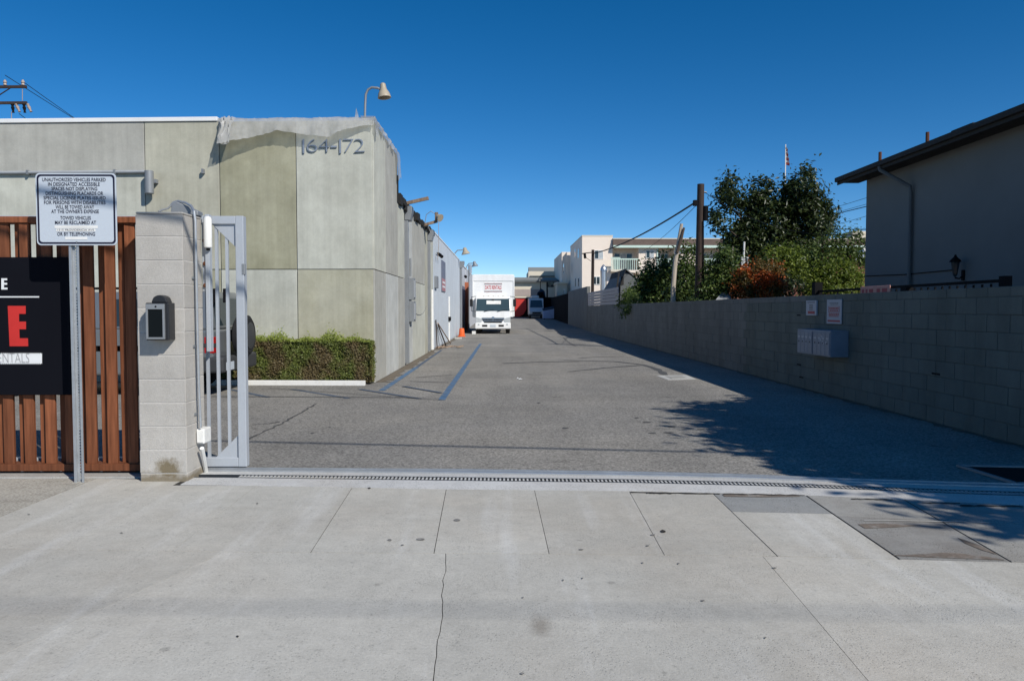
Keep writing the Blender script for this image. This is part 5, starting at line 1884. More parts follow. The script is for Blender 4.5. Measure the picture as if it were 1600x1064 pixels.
# ------------------------------------------------------------------ utility pole and its cables
UY = 27.0
ub, ut = P(1090.5, 480, UY), P(1095, 288, UY)
up = thing('utility_pole', (ub.x, UY, 0), 'tall dark wooden utility pole rising behind the block wall', 'utility pole')
MB().tube([(ub.x, UY, -.1), (ub.x + .02, UY, 1.2), ut], [.16, .155, .125], 12).build('pole', m_pole_wood, up, smooth=True)
MB().tube([P(1103, 322, UY - .1), P(1102.5, 345, UY - .1)], .09, 8).build('splice_case', m_iron, up)
MB().tube([P(1098, 300, UY), P(1104, 301, UY)], .03, 6).build('bracket', m_galv, up)
MB().box(P(1083, 318, UY).x, P(1090, 318, UY).x, UY - .08, UY + .08, P(1083, 322, UY).z, P(1083, 313, UY).z).build('clamp', m_iron, up, .02)
MB().tube([P(1099, 345, UY - .16), P(1099.5, 470, UY - .16)], .02, 5).build('ground_wire', m_iron, up)


def cable(name, a, b, sag, r, label, group=None, n=14):
    a, b = Vector(a), Vector(b)
    pts = []
    for i in range(n + 1):
        t = i / n
        q = a.lerp(b, t)
        q.z -= sag * 4 * t * (1 - t)
        pts.append(q)
    return tag(MB().tube(pts, r, 6).build(name, m_cable, None, smooth=True), label, 'cable', group)


spole = P(925.5, 393, 50)
sp_ = thing('short_pole', (spole.x, 50, .2), 'short brown wooden pole with side arm before the apartment building', 'pole')
MB().tube([(spole.x, 50, .2), P(926.5, 390.5, 50)], [.11, .10], 9).build('pole', m_pole_wood, sp_)
MB().bar(P(909, 396.5, 50), P(925, 394.5, 50), .06, .06).build('arm', m_pole_wood, sp_)
MB().tube([P(913.5, 396, 50), P(914.5, 404, 50)], .09, 7).build('transformer_can', m_iron, sp_)
MB().tube([P(916, 403, 50), P(923, 408, 50)], .015, 5).build('brace', m_iron, sp_)
cable('overhead_cable', P(1084, 318, UY), P(928, 396, 50), .25, .032, 'thick black cable sagging from the tall utility pole to the short pole', None)
cable('overhead_cable', P(1087, 322, UY), P(1000, 395, 60), .2, .010, 'thin wire dropping from the tall utility pole past the dead trunk', None)
cable('overhead_cable', P(1100, 300, UY), P(1345, 366, 22.5), .5, .010, 'thin service wire from the tall pole to the taupe house', None)
for i, (ya, yb2, r) in enumerate(((347, 300, .012), (352, 312, .012), (350, 318, .025), (372, 330, .012), (358, 352, .03))):
    cable('overhead_cable', P(1200, ya + (6 if i != 4 else -4), 60), P(1420, yb2 + (-12 if i != 4 else 6), 40), .1, r, ('highest', 'second highest', 'middle thicker', 'second lowest', 'lowest and thickest')[i] + ' of five wires crossing the gap between tree and house', 'wires between tree and house')

# ------------------------------------------------------------------ grey gable shed behind the wall
SHY = 40.0
a, b, c_ = P(962, 470, SHY), P(969, 420, SHY), P(988, 470, SHY)
sh = thing('grey_shed', (a.x, SHY, 0), 'small slate grey gabled shed beside the glossy green tree', 'shed')
zr = P(969.5, 420, SHY).z
xl, xr = P(961, 470, SHY).x, P(1003, 450, SHY).x
xm = (xl + 0.55)
ze = P(988, 470, SHY).z
MB().prism([(xl, SHY, 0), (xl + 2.6, SHY, 0), (xl + 2.6, SHY, ze - .0), (xm + .0, SHY, zr - .15), (xl, SHY, ze + .6)], (0, 5, 0)).build('wall', m_slate, sh)
MB().hexa([(xl - .15, SHY - .2, ze - .4), (xm, SHY - .2, zr - .06), (xm, SHY + 5.2, zr - .06), (xl - .15, SHY + 5.2, ze - .4)], [(xl - .15, SHY - .2, ze - .3), (xm, SHY - .2, zr), (xm, SHY + 5.2, zr), (xl - .15, SHY + 5.2, ze - .3)]).build('roof', m_shingle_dark, sh)
MB().hexa([(xm + .002, SHY - .2, zr - .06), (xl + 2.9, SHY + 1.2, ze - .1), (xl + 2.9, SHY + 5.2, ze - .1), (xm + .002, SHY + 5.2, zr - .06)], [(xm + .002, SHY - .2, zr), (xl + 2.9, SHY + 1.2, ze), (xl + 2.9, SHY + 5.2, ze), (xm + .002, SHY + 5.2, zr)]).build('roof', m_slate, sh)
w0, w1 = P(970, 445, SHY), P(974.5, 432, SHY)
MB().box(w0.x, w1.x, SHY - .03, SHY - .002, w0.z, w1.z).build('vent', m_shingle_dark, sh)
MB().bar(P(961, 472, SHY - .25), P(967.5, 424, SHY - .25), .05, .08).build('barge_board', m_shingle_dark, sh)
q0, q1 = P(943, 456, 47), P(943, 422, 47)
vs_ = thing('vent_stack', (q0.x, 47, .2), 'shiny metal vent stack with domed cap behind the clad fence', 'vent stack')
MB().tube([(q0.x, 47, .2), q1], .13, 14).build('pipe', m_silver, vs_, smooth=True)
for dx in (-.17, .17):
    MB().bar((q0.x + dx, 47, .2), (q0.x + dx, 47, q1.z), .05, .05).build('stay', m_slate, vs_)
MB().lathe([(.20, -.02), (.19, .08), (.14, .2), (.07, .3), (.02, .34)], q1, (0, 0, 1), 14).build('cap', m_silver, vs_, smooth=True)

# ------------------------------------------------------------------ pinkish apartment building
AY = 80.0
ap = thing('apartment_building', P(909, 480, AY), 'pinkish stucco apartment building with mint trimmed balconies behind the yard', 'building')
ax = lambda px: P(px, 400, AY).x
az = lambda py: P(930, py, AY).z
x0, x1, x2 = ax(909.5), ax(957), ax(1352)
ztw = az(369.5)
MB().box(x0, x1, AY, AY + 14, -.2, ztw).build('tower', m_stucco_pink, ap)
MB().box(x0 - .03, x1 + .03, AY - .03, AY + 14, ztw, ztw + .12).build('parapet_cap', m_stucco_cream, ap)
# far bay along the alley
xb0 = x0 - .35
MB().box(xb0, x1, AY + 15.0, AY + 32, -.2, ztw - .5).build('rear_wing', m_stucco_pink, ap)
MB().box(xb0 - .6, xb0, AY + 15.6, AY + 30, 3.4, ztw - .45).build('bay', m_stucco_pink, ap)
MB().box(x0 + .25, x1, AY + 14, AY + 15, -.2, ztw - .9).build('link', m_stucco_pink, ap)


def window(cx0, cx1, z0_, z1_, y, panes=2, curtain=None, frame=m_paint_white, parent=ap):
    f = MB()
    t = .06
    f.box(cx0, cx1, y - .05, y + .01, z0_, z0_ + t).box(cx0, cx1, y - .05, y + .01, z1_ - t, z1_).box(cx0, cx0 + t, y - .05, y + .01, z0_ + t, z1_ - t).box(cx1 - t, cx1, y - .05, y + .01, z0_ + t, z1_ - t)
    for k in range(1, panes):
        xm_ = cx0 + (cx1 - cx0) * k / panes
        f.box(xm_ - t / 2, xm_ + t / 2, y - .045, y + .01, z0_ + t, z1_ - t)
    w = f.build('window', frame, parent)
    for k in range(panes):
        a_, b_2 = cx0 + (cx1 - cx0) * k / panes, cx0 + (cx1 - cx0) * (k + 1) / panes
        MB().box(a_ + t * .8, b_2 - t * .8, y - .03, y - .012, z0_ + t, z1_ - t).build('pane', curtain if curtain and k % 2 else m_glass, w)
    return w


window(ax(928.5), ax(942.5), az(405), az(391), AY - .002, 2, m_curtain)
window(ax(926), ax(938), az(445), az(432), AY - .002, 2)
# windows on the alley face
for px, py0, py1 in ((899, 404, 389), (904, 404, 389), (899.5, 449, 434), (904.5, 449, 434)):
    q = PX(px, (py0 + py1) / 2, x0 - .02)
    z0_, z1_ = PX(px, py0, x0).z, PX(px, py1, x0).z
    w = MB().box(x0 - .05, x0 + .01, q.y - .55, q.y + .55, z0_, z1_).build('window', m_paint_white, ap)
    MB().box(x0 - .06, x0 - .051, q.y - .47, q.y + .47, z0_ + .08, z1_ - .08).build('pane', m_glass, w)
for px, py0, py1 in ((881, 428, 412), (881.5, 470, 452)):
    q = PX(px, py0, xb0 - .62)
    z0_, z1_ = PX(px, py0, xb0 - .6).z, PX(px, py1, xb0 - .6).z
    w = MB().box(xb0 - .65, xb0 - .59, q.y - .6, q.y + .6, z0_, z1_).build('window', m_paint_white, ap)
    MB().box(xb0 - .66, xb0 - .651, q.y - .5, q.y + .5, z0_ + .1, z1_ - .1).build('pane', m_glass, w)
# balcony wing
BYW = AY + 1.6
zroof, zmint, zflo, zrail = az(374), az(384.5), az(422), az(406)
MB().box(x1 + .02, x2, BYW, AY + 13, -.2, zroof - .4).build('rear_wall', m_stucco_pink, ap)
MB().hexa([(x1 + .01, AY - .5, zmint), (x2, AY - .5, zmint), (x2, AY + 13, zmint), (x1 + .01, AY + 13, zmint)], [(x1 + .01, AY - .2, zroof), (x2, AY - .2, zroof), (x2, AY + 13, zroof), (x1 + .01, AY + 13, zroof)]).build('roof', m_shingle, ap)
MB().box(x1 + .01, x2, AY - .25, AY + .2, zroof, zroof + .10).build('roof_edge', m_stucco_cream, ap)
MB().box(x1 + .01, x2, AY - .55, AY - .35, zmint - .22, zmint + .03).build('fascia', m_mint, ap)
for pa_, pb2 in ((998, 1026), (1053, 1091), (1140, 1352)):
    MB().box(ax(pa_), ax(pb2), AY, BYW, -.2, zmint - .02).build('wall', m_stucco_pink if pa_ < 1100 else m_brickred, ap)
MB().box(x1 + .02, ax(1140), AY - .02, BYW, zflo - .3, zflo).build('balcony_floor', m_stucco_pink, ap)
MB().box(x1 + .02, ax(1140), AY + .05, BYW, -.2, zflo - 2.6).build('lower_wall', m_stucco_cream, ap)
window(ax(1009), ax(1022), az(404), az(391), AY - .002, 2, m_curtain)
for pa_, pb2, hand in ((958, 998, 1), (1027, 1053, 0), (1092, 1139, 0)):
    bx0, bx1 = ax(pa_), ax(pb2)
    window(bx0 + (bx1 - bx0) * .12, bx0 + (bx1 - bx0) * .85, zflo + .05, az(394), BYW - .003, 3, m_curtain)
    r = MB().box(bx0, bx1, AY - .05, AY + .02, zrail, zrail + .13).build('rail', m_mint, ap)
    k = 12
    for j in range(k + 1):
        xx = bx0 + (bx1 - bx0) * j / k
        MB().box(xx - .03, xx + .03, AY - .03, AY, zflo, zrail).build('baluster', m_mint, r)
MB().box(ax(1026), ax(1028), AY - .08, AY + .05, -.2, zmint - .22).build('post', m_mint, ap)
# projecting corner balcony of the tower side
cbx0 = ax(956.5)
r = MB().box(cbx0 - .25, ax(967), AY - .95, AY - .02, zflo - .22, zflo).build('corner_balcony', m_stucco_cream, ap)
for j in range(7):
    xx = cbx0 - .2 + (ax(967) - cbx0 + .15) * j / 6
    MB().box(xx - .03, xx + .03, AY - .93, AY - .88, zflo, zrail + .1).build('baluster', m_mint, r)
MB().box(cbx0 - .25, ax(967), AY - .95, AY - .87, zrail + .1, zrail + .2).build('rail', m_mint, r)
MB().box(ax(1335), ax(1356), AY + .5, AY + 3, zmint, az(360)).build('chimney', m_stucco_cream, ap)
q = P(1343, 396, AY - .1)
mu = MB().lathe([(.05, 0), (.85, .01), (.85, .05)], (q.x, AY - .02, q.z), (0, -1, 0), 20).build('round_emblem', m_white_print, ap)
MB().lathe([(.05, 0), (.6, .01), (.6, .03)], (q.x, AY - .075, q.z), (0, -1, 0), 20).build('emblem_centre', m_number, mu)

# ------------------------------------------------------------------ box truck
KY = 46.0
kz = gz(KY)
kxl = P(741, 500, KY).x
tx0 = P(738.5, 480, KY).x
tx1 = P(802.5, 480, KY).x
txc = (tx0 + tx1) / 2
CY = KY                         # front of the cab
tr = thing('box_truck', (txc, CY, kz), 'white box truck parked facing the street beside the left buildings', 'truck')
hz_ = lambda py: P(770, py, CY).z
bw = (tx1 - tx0) / 2 * 1.02
BYF_ = CY + 1.15
zbt = hz_(430) + .10
bz_ = kz + 1.0
MB().box(txc - bw, txc + bw, BYF_, BYF_ + 5.2, bz_, zbt).build('cargo_box', m_truck, tr, .05, seg=3)
for sx_ in (-1, 1):
    MB().box(txc + sx_ * bw - .045, txc + sx_ * bw + .045, BYF_ - .03, BYF_ + .02, bz_ + .05, zbt - .06).build('corner_post', m_truck, tr, .02)
MB().box(txc - bw + .03, txc + bw - .03, BYF_ - .035, BYF_ - .002, zbt - .42, zbt - .03).build('cap_panel', m_truck, tr, .02)
for k in range(5):
    MB().box(txc - .6 + k * .3 - .04, txc - .6 + k * .3 + .04, BYF_ - .06, BYF_ - .036 + .034, hz_(463) - .04, hz_(463) + .04).build('clearance_light', m_tan, tr, .008)
cw = (P(797, 480, CY).x - P(743.5, 480, CY).x) / 2 + .02
cxc = (P(797, 480, CY).x + P(743.5, 480, CY).x) / 2
zc0, zw0, zw1 = hz_(514.5), hz_(486), hz_(465.5)
prof = [(CY + 1.1, zc0), (CY + .04, zc0), (CY, zc0 + .05), (CY, hz_(503.5)), (CY + .03, hz_(500)), (CY + .10, zw0), (CY + .42, zw1), (CY + .60, zw1 + .09), (CY + 1.1, zw1 + .10)]
MB().prism([(cxc - cw, y, z) for y, z in prof], (2 * cw, 0, 0)).build('cab', m_truck, tr, .045, seg=3)
# windscreen lies on the sloping face
dy, dz = .42 - .10, zw1 - zw0
nrm = Vector((0, -dz, dy)).normalized()
ww = cw - .05
a0 = Vector((0, CY + .10 + dy * .0, zw0 + dz * .0)) + nrm * .006
a1 = Vector((0, CY + .10 + dy * .93, zw0 + dz * .93)) + nrm * .006
ws = MB().prism([Vector((cxc - ww - .02, 0, 0)) + a0, Vector((cxc + ww + .02, 0, 0)) + a0, Vector((cxc + ww - .03, 0, 0)) + a1, Vector((cxc - ww + .03, 0, 0)) + a1], nrm * .012).build('windscreen', m_wshield, tr)
b0, b1 = a0.lerp(a1, .55), a0.lerp(a1, .85)
MB().prism([Vector((cxc - .40, 0, 0)) + b0 + nrm * .013, Vector((cxc + .48, 0, 0)) + b0 + nrm * .013, Vector((cxc + .48, 0, 0)) + b1 + nrm * .013, Vector((cxc - .40, 0, 0)) + b1 + nrm * .013], nrm * .003).build('sun_card', m_paint_white, ws)
MB().box(cxc - .06, cxc + .06, a1.y - .08, a1.y - .03, a1.z - .10, a1.z).build('mirror_mount', m_truck_dark, ws)
for k in (-.55, .25):
    MB().bar(Vector((cxc + k, 0, 0)) + a0 - Vector((0, .03, .03)), Vector((cxc + k + .62, 0, 0)) + a0 + (a1 - a0) * .10 + nrm * .02, .025, .02).build('wiper', m_truck_dark, ws)
zg0, zg1 = hz_(504.5), hz_(496.5)
MB().prism([(cxc - .70, CY - .012, zg1), (cxc + .70, CY - .012, zg1), (cxc + .52, CY - .012, zg0), (cxc - .52, CY - .012, zg0)], (0, .02, 0)).build('grille', m_truck_dark, tr)
MB().box(cxc - .68, cxc + .68, CY - .03, CY - .013, zg1 - .09, zg1 - .01).build('grille_bar', m_chrome, tr, .008)
MB().box(cxc - .60, cxc + .60, CY - .03, CY - .013, zg0 + .09, zg0 + .15).build('grille_bar', m_chrome, tr, .008)
MB().lathe([(.01, 0), (.09, .004), (.10, .012), (.02, .02)], (cxc, CY - .045, zg1 - .03), (0, 1, 0), 14).build('emblem', m_chrome, tr)
for s in (-1, 1):
    xi, xo = cxc + s * (cw - .42), cxc + s * (cw - .005)
    MB().prism([(xi, CY - .015, zg1 - .05), (xo, CY - .015, zg1 + .04), (xo, CY - .015, zg0 + .02), (xi + s * .06, CY - .015, zg0 + .02)], (0, .05, 0)).build('headlight', m_lamp, tr, .01)
    MB().box(min(cxc + s * .34, cxc + s * .66), max(cxc + s * .34, cxc + s * .66), CY - .075, CY - .02, hz_(510.5), hz_(507.5)).build('bumper_slot', m_truck_dark, tr)
    MB().lathe([(.01, 0), (.05, .003), (.055, .02)], (cxc + s * .86, CY - .09, hz_(507)), (0, 1, 0), 10).build('fog_light', m_lamp, tr)
    # mirrors on arms
    xm_ = cxc + s * (cw + .26)
    m_ = MB().box(xm_ - .09, xm_ + .09, CY + .1, CY + .2, hz_(479), hz_(467.5)).build('mirror', m_truck_dark, tr, .03)
    MB().tube([(cxc + s * (cw - .02), CY + .3, hz_(463)), (xm_, CY + .2, hz_(464)), (xm_, CY + .15, hz_(468))], .02, 6).build('arm', m_truck_dark, m_)
    MB().tube([(cxc + s * (cw - .02), CY + .3, hz_(487)), (xm_, CY + .2, hz_(486)), (xm_, CY + .15, hz_(478))], .02, 6).build('arm', m_truck_dark, m_)
    MB().add([(cxc + s * (cw + .004), CY + .36, zw0 + .03), (cxc + s * (cw + .004), CY + 1.0, zw0 + .03), (cxc + s * (cw + .004), CY + 1.0, zw1 - .05), (cxc + s * (cw + .004), CY + .52, zw1 - .05)], [(0, 1, 2, 3)]).build('side_window', m_glass, tr)
    for wy in (CY + .75, CY + 4.4):
        w = MB().lathe([(.14, -.12), (.34, -.12), (.385, -.08), (.385, .10), (.34, .13), (.14, .13)], (cxc + s * (cw - .16), wy, kz + .385), (1, 0, 0), 24).build('wheel', m_tyre, tr, smooth=True)
        MB().lathe([(.03, -.02), (.2, .0), (.2, .02), (.03, .02)], (cxc + s * (cw - .02), wy, kz + .385), (s, 0, 0), 16).build('rim', m_galv, w)
MB().box(cxc - cw - .02, cxc + cw + .02, CY - .07, CY + .25, hz_(513.5), hz_(504.8)).build('bumper', m_truck, tr, .03, seg=3)
MB().box(cxc - .17, cxc + .17, CY - .085, CY - .072, hz_(511), hz_(507)).build('number_plate', m_sign_white, tr)
MB().box(txc - .45, txc + .45, CY + .3, CY + 6, kz + .45, kz + 1.0).build('chassis', m_truck_dark, tr)
MB().box(cxc - cw + .1, cxc + cw - .1, CY + .2, CY + .4, kz + .28, kz + .55).build('front_axle', m_truck_dark, tr)
# red board on the box front
p0_, p1_ = P(757, 456.5, BYF_ - .04), P(784.5, 442.5, BYF_ - .04)
MB().box(p0_.x, p1_.x, BYF_ - .014, BYF_ - .002, p0_.z, p1_.z).build('sign_board', m_white_print, tr)
L_, w_, h_ = MB(), p1_.x - p0_.x, p1_.z - p0_.z
for zz0, zz1 in ((.86, .93), (.06, .13)):
    L_.box(p0_.x, p1_.x, BYF_ - .019, BYF_ - .015, p0_.z + h_ * zz0, p0_.z + h_ * zz1)
L_.build('sign_band', m_grey_print, tr)
nn = 15
mb = MB()
for k in range(nn):
    for zz0, zz1 in ((.93, 1.0), (.0, .06)):
        mb.box(p0_.x + w_ * (k + .2) / nn, p0_.x + w_ * (k + .7) / nn, BYF_ - .019, BYF_ - .015, p0_.z + h_ * zz0, p0_.z + h_ * zz1)
tag(mb.build('sign_tooth', m_dred_print, tr), kind='stuff')
m_truck_red = mat('truck_sign_red', (.50, .07, .07), .5, .05, 3, .02, 60, 0)
text('lettering', 'DATE RENTALS', .34, Vector(((p0_.x + p1_.x) / 2, BYF_ - .018, (p0_.z + p1_.z) / 2)), '-Y', m_truck_red, tr, width=w_ * .92, extrude=.001, bold=.006)
MB().box(kxl - .12, kxl + .10, CY - .4, CY - .25, kz, kz + .18).build('wheel_chock', m_paint_white, tr)

# ------------------------------------------------------------------ the far end of the alley
FYY = 100.0
fz = gz(FYY)
fb = thing('cream_building', P(840, 480, FYY), 'cream building with grey pitched roof closing the far end of the alley', 'building')
fxx = lambda px, Y=FYY: P(px, 450, Y).x
fzz = lambda py, Y=FYY: P(840, py, Y).z
MB().box(fxx(770), fxx(905), FYY, FYY + 10, fz - .3, fzz(439.5)).build('wall', m_stucco_cream, fb)
MB().hexa([(fxx(768), FYY - .5, fzz(440)), (fxx(910), FYY - .5, fzz(440)), (fxx(910), FYY + 8, fzz(431)), (fxx(768), FYY + 8, fzz(431))], [(fxx(768), FYY - .5, fzz(438.5)), (fxx(910), FYY - .5, fzz(438.5)), (fxx(910), FYY + 8, fzz(429.5)), (fxx(768), FYY + 8, fzz(429.5))]).build('roof', m_grey_roof, fb)
MB().box(fxx(768), fxx(910), FYY - .55, FYY - .5, fzz(441), fzz(438)).build('fascia', m_slate, fb)
MB().box(fxx(829), fxx(935), FYY + 9, FYY + 18, 0, fzz(424, FYY + 9)).build('upper_storey', m_stucco_cream, fb)
MB().hexa([(fxx(828.5, FYY + 8.6), FYY + 8.6, fzz(432, FYY + 8.6)), (fxx(935, FYY + 8.6), FYY + 8.6, fzz(432, FYY + 8.6)), (fxx(935, FYY + 8.6), FYY + 18, fzz(424, FYY + 8.6)), (fxx(828.5, FYY + 8.6), FYY + 18, fzz(424, FYY + 8.6))], [(fxx(828.5, FYY + 8.6), FYY + 8.6, fzz(431, FYY + 8.6)), (fxx(935, FYY + 8.6), FYY + 8.6, fzz(431, FYY + 8.6)), (fxx(935, FYY + 8.6), FYY + 18, fzz(412, FYY + 8.6)), (fxx(828.5, FYY + 8.6), FYY + 18, fzz(412, FYY + 8.6))]).build('roof', m_grey_roof, fb)
MB().box(fxx(802), fxx(849), FYY - .05, FYY - .01, fzz(462), fzz(452)).build('band', mat('dull_rose_band', (.40, .34, .31), .9, .1, 1, .05, 30, .1), fb)
window(fxx(854), fxx(865), fzz(449), fzz(440.5), FYY - .02, 2, None, m_slate, fb)
MB().box(fxx(866), fxx(880), FYY - 6, FYY - 1, fz, fzz(446)).build('annex', m_stucco_cream, fb)
MB().box(fxx(864.5), fxx(881), FYY - 6.5, FYY - .5, fzz(446), fzz(443.5)).build('annex_roof', m_stucco_cream, fb)
RY_ = 96.0
rt = thing('red_tarp', (fxx(813, RY_), RY_, gz(RY_)), 'red cloth panel hung across an opening beside the white truck', 'tarp')
pts = [P(802, 467, RY_), P(822, 467.5, RY_), P(822.5, 483, RY_), P(818, 491, RY_), P(812, 494.5, RY_), P(802, 495, RY_)]
MB().prism(pts, (0, .06, 0)).build('cloth', m_tarp, rt)
MB().box(fxx(798, RY_), fxx(826, RY_), RY_ + .1, RY_ + .25, fzz(467, RY_), fzz(465.5, RY_)).build('top_rail', m_iron, rt)
for px in (802, 823.5):
    MB().box(fxx(px, RY_) - .07, fxx(px, RY_) + .07, RY_ + .1, RY_ + .24, gz(RY_), fzz(466, RY_)).build('post', m_iron, rt)
MB().box(fxx(798, RY_), fxx(826, RY_), RY_ + .3, RY_ + .6, gz(RY_), fzz(467, RY_)).build('backing', m_darkwall, rt)
VYY = 88.0
vz = gz(VYY)
vx = lambda px: P(px, 480, VYY).x
vzz = lambda py: P(840, py, VYY).z
vn = thing('step_van', (vx(838), VYY, vz), 'white van parked in the shade at the far end of the alley', 'van')
vw0, vw1 = vx(827), vx(850)
prof = [(VYY + 5, vz + .4), (VYY, vz + .4), (VYY, vzz(487)), (VYY + .35, vzz(484.5)), (VYY + .75, vzz(481)), (VYY + 1.25, vzz(468)), (VYY + 1.5, vzz(466)), (VYY + 5, vzz(466))]
MB().prism([(vw0, y, z) for y, z in prof], (vw1 - vw0, 0, 0)).build('body', m_white_van, vn, .06, seg=2)
q0, q1 = vzz(480.5), vzz(469)
MB().prism([(vw0 + .12, VYY + .76, q0), (vw1 - .12, VYY + .76, q0), (vw1 - .2, VYY + 1.2, q1), (vw0 + .2, VYY + 1.2, q1)], (0, -.03, .01)).build('windscreen', m_wshield, vn)
MB().box(vw0 + .3, vw1 - .3, VYY - .04, VYY - .005, vzz(490.5), vzz(487.5)).build('grille', m_truck_dark, vn)
MB().box(vw0 - .03, vw1 + .03, VYY - .12, VYY + .1, vzz(494), vzz(491)).build('bumper', m_bumper, vn, .04)
for s in (0, 1):
    xx = vw0 + .06 if s == 0 else vw1 - .36
    MB().box(xx, xx + .3, VYY - .05, VYY - .005, vzz(490), vzz(487)).build('headlight', m_lamp, vn, .01)
    for wy in (VYY + .9, VYY + 4):
        w = MB().lathe([(.1, -.11), (.34, -.11), (.36, 0), (.34, .11), (.1, .11)], (vw0 + .12 if s == 0 else vw1 - .12, wy, vz + .36), (1, 0, 0), 18).build('wheel', m_tyre, vn)
        MB().lathe([(.02, -.12), (.2, -.115), (.2, .115), (.02, .12)], (vw0 + .12 if s == 0 else vw1 - .12, wy, vz + .36), (1, 0, 0), 14).build('rim', m_galv, w)
MB().box(vw0 + .3, vw1 - .5, VYY + 1.6, VYY + 4.5, vzz(465.9), vzz(461.5)).build('roof_rack_load', m_white_van, vn, .15)
# dark canopy, bins, poles, black walls standing for the shaded gap by the van
dk = thing('shade_gap', (vx(872), 90, gz(90)), 'near-black walls standing for the shaded gap between the van and the tall wall', 'shed')
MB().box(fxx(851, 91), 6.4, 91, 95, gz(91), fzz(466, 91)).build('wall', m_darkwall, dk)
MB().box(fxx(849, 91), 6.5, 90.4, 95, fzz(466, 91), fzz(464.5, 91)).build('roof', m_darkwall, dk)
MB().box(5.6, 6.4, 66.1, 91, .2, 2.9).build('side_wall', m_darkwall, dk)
um = thing('folded_canopy', (vx(845), 86.5, gz(86)), 'dark navy cloth canopy rising to a peak behind the van', 'canopy')
pk = P(845.5, 451, 94)
ring = [P(a, b, Y) for a, b, Y in ((837.5, 466, 92), (840, 457, 93), (851, 455, 93), (853, 466, 92), (852, 466, 95), (839, 466, 95))]
MB().add([pk] + ring, [(0, 1, 2), (0, 2, 3), (0, 3, 4), (0, 4, 5), (0, 5, 6), (0, 6, 1), (6, 5, 4, 3, 2, 1)]).build('canvas', m_dark_canvas, um)
MB().tube([(pk.x, 94, gz(94)), pk], .05, 6).build('mast', m_iron, um)
q = P(844.5, 438, 97)
lp = thing('street_lamp', (q.x, 97, gz(97)), 'thin lamp post with flat twin head in front of the cream building', 'street lamp')
MB().tube([(q.x, 97, gz(97)), P(844.5, 436, 97)], .05, 6).build('pole', m_iron, lp)
MB().box(q.x - .22, q.x + .22, 96.8, 97.2, P(844, 436.5, 97).z, P(844, 434, 97).z).build('lamp_head', m_slate, lp, .04)
MB().lathe([(.16, -.15), (.2, 0), (.12, .1)], (q.x - .15, 97, q.z), (0, 0, 1), 10).build('lamp_shade', m_slate, lp)
q = P(855, 441, 95.8)
dp = thing('dark_pole', (q.x, 95.8, gz(96)), 'dark upright post behind the navy canopy', 'post')
MB().tube([(q.x, 95.8, gz(96)), q], .10, 7).build('post', m_iron, dp)
BNY = 84.0
b0 = P(848.5, 500, BNY); b1 = P(867.5, 500, BNY)
bzz = gz(BNY)
db = thing('blue_dumpster', (b0.x, BNY, bzz), 'blue steel dumpster with sloping lid in the shade beside the van', 'dumpster')
zt_, zl_ = P(860, 486, BNY).z, P(860, 482, BNY).z
MB().prism([(b0.x, BNY, bzz + .1), (b1.x, BNY, bzz + .1), (b1.x, BNY, zl_), (b0.x, BNY, zt_)], (0, 1.2, 0)).build('body', m_dump, db, .02)
MB().box(b0.x - .03, b1.x + .03, BNY - .04, BNY - .002, bzz + .62, bzz + .70).build('rib', m_dump, db)
MB().hexa([(b0.x - .03, BNY - .04, zt_ + .01), (b1.x + .03, BNY - .04, zl_ + .01), (b1.x + .03, BNY + 1.25, zl_ + .25), (b0.x - .03, BNY + 1.25, zt_ + .25)], [(b0.x - .03, BNY - .04, zt_ + .05), (b1.x + .03, BNY - .04, zl_ + .05), (b1.x + .03, BNY + 1.25, zl_ + .29), (b0.x - .03, BNY + 1.25, zt_ + .29)]).build('lid', m_dark_canvas, db)
for xx in (b0.x + .1, b1.x - .2):
    MB().box(xx, xx + .1, BNY + .05, BNY + .15, bzz, bzz + .1).build('caster', m_iron, db)
# low dark row of parked things at the far left end, beside the truck
tag(MB().box(P(800, 500, 93).x, P(829, 500, 93).x, 93, 93.5, gz(93), P(815, 497, 93).z).build('kerb_stop', m_darkwall, None, .02), 'low dark timber stop lying below the red cloth', 'timber stop')

# ------------------------------------------------------------------ power pole behind the left building
QY = 46.0
pp = P(-26, 150, QY)
pw = thing('power_pole', (pp.x, QY, .2), 'power pole top with two crossarms behind the concrete building', 'power pole')
MB().tube([(pp.x, QY, .2), (pp.x, QY, P(0, 105, QY).z)], [.2, .14], 10).build('pole', m_pole_wood, pw)
for py, nm in ((136, 'a'), (161, 'b')):
    a_, b_2 = P(-95, py + 1, QY - .2), P(41.5 if nm == 'a' else 42, py, QY - .2)
    arm = MB().bar(a_, b_2, .12, .15).build('crossarm', m_pole_wood, pw)
    for px in ((8, 36) if nm == 'a' else (19, 24, 37, 42)):
        q = P(px, py, QY - .2)
        if nm == 'a':
            MB().lathe([(.04, .08), (.10, .10), (.07, .2), (.11, .25), (.06, .38), (.02, .42)], q, (0, 0, 1), 10).build('insulator', m_insul, arm)
        else:
            MB().lathe([(.03, .05), (.10, .10), (.06, .2), (.10, .28), (.05, .5), (.08, .58)], q, (.45 if px in (24, 42) else .1, 0, -1), 10).build('cutout', m_insul if px in (24, 42) else m_iron, arm)
MB().bar(P(-26, 165, QY - .25), P(16, 138, QY - .25), .05, .05).build('brace', m_pole_wood, pw)
MB().tube([P(35, 139, QY - .2), P(35, 158, QY - .2)], .02, 5).build('jumper', m_insul, pw)
MB().tube([P(18, 175, QY - .2), P(18, 188, QY - .2)], .02, 5).build('jumper', m_insul, pw)
q = P(11, 200, QY)
tcan = MB().lathe([(.40, 0), (.42, .05), (.42, .62), (.47, .66), (.42, .78), (.1, .86)], q + Vector((0, 0, -.4)), (0, 0, 1), 18).build('transformer', m_galv, pw, smooth=True)
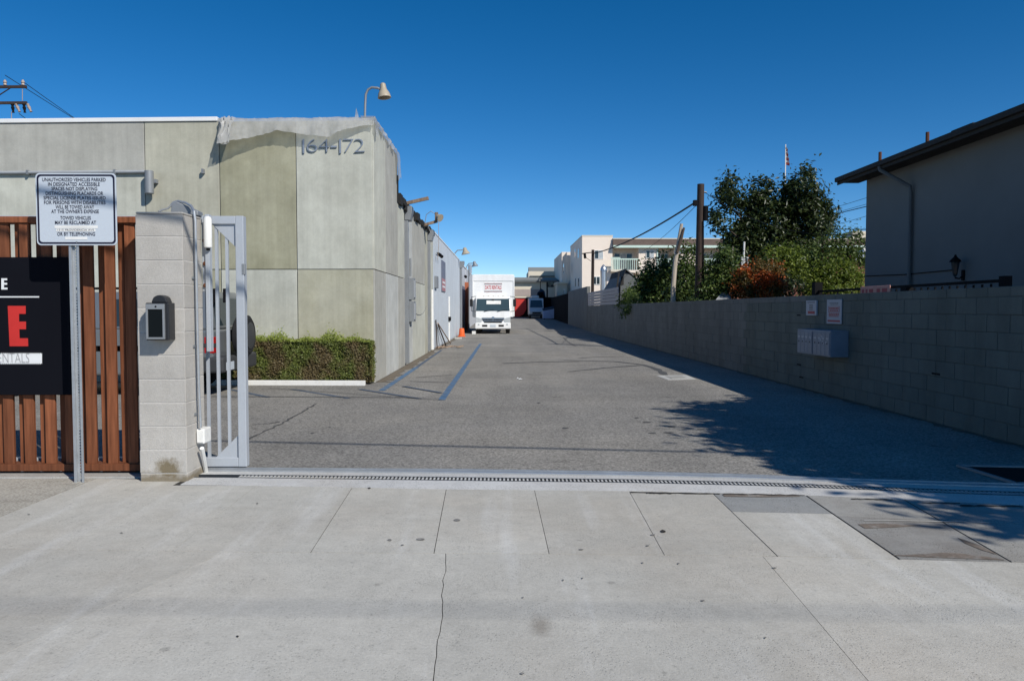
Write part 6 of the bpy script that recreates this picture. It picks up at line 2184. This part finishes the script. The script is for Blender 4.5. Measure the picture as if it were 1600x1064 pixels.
for px in (3, 10, 18):
    q2 = P(px, 193, QY - .5)
    MB().box(q2.x - .05, q2.x + .05, QY - .5, QY - .42, q2.z - .12, q2.z + .12).build('bushing', m_slate, tcan)
for i, ((a, b), (c_, d_)) in enumerate((((8, 118), (150, 205)), ((36, 128), (135, 196)), ((30, 178), (60, 198)))):
    e = P(c_, d_, 62)
    e2 = P(a, b, QY) + (e - P(a, b, QY)) * 2.2
    cable('overhead_wire', P(a, b, QY), e2, .1, .02, ('highest thin wire running down from the power pole crossarm', 'middle thin wire leaving the upper crossarm end', 'lowest thin wire below the cutouts of the power pole')[i], 'wires at the power pole')

# ------------------------------------------------------------------ street tree beside the entrance and the cables over the street
stb = Vector((9.0, 3.7, 0))
blobs = [(Vector((8.40, 4.00, 4.6)), (1.7, 1.8, 1.2)), (Vector((7.80, 5.00, 4.7)), (1.0, 1.4, .75)), (Vector((9.50, 3.00, 4.9)), (1.8, 1.6, 1.3)), (Vector((7.30, 3.00, 4.4)), (.9, 1.2, .8)), (Vector((8.50, 6.40, 4.4)), (1.3, 1.5, .9)), (Vector((9.30, 4.90, 5.6)), (1.6, 1.7, .9)), (Vector((8.90, 1.80, 4.7)), (1.4, 1.1, .9)), (Vector((8.40, 0.50, 4.6)), (1.1, .9, .8)), (Vector((8.4, 1.7, 4.5)), (1.2, .9, .7)), (Vector((9.6, 1.9, 4.8)), (1.4, 1.1, .8)), (Vector((10.30, 1.40, 5.2)), (1.5, 1.6, 1.1))]
limbs = [([stb, stb + Vector((-.1, .1, 1.4)), stb + Vector((-.2, .2, 3.0))], .2, .14)]
for c, r in blobs:
    f_ = stb + Vector((-.2, .2, 2.9))
    limbs.append(([f_, f_.lerp(c, .5) + Vector((0, 0, .1)), c], .09, .03))
limb_tree('street_tree', 'street tree beside the driveway entrance whose shade falls over the asphalt', 'tree', stb, .2, limbs, blobs, 60000, .25, m_citrus, seed=40, clump=.22, per=60, core=.05)


def sun_up(p, z):
    return p + SUN * ((z - p.z) / SUN.z)


def street_cable(p, q, z, r, label):
    """cable over the street; p and q are two points where its shade falls"""
    a, b = sun_up(p, z), sun_up(q, z)
    d = (b - a).normalized()
    return cable('street_cable', a - d * 14, a + d * 26, .0, r, label, 'cables over the street', 6)


street_cable(G(390, 690), G(1100, 706), 6.4, .027, 'thick telephone cable strung over the street above the pillar')
street_cable(G(0, 945), G(1100, 955), 13.0, .010, 'bundled cable strung highest over the street')
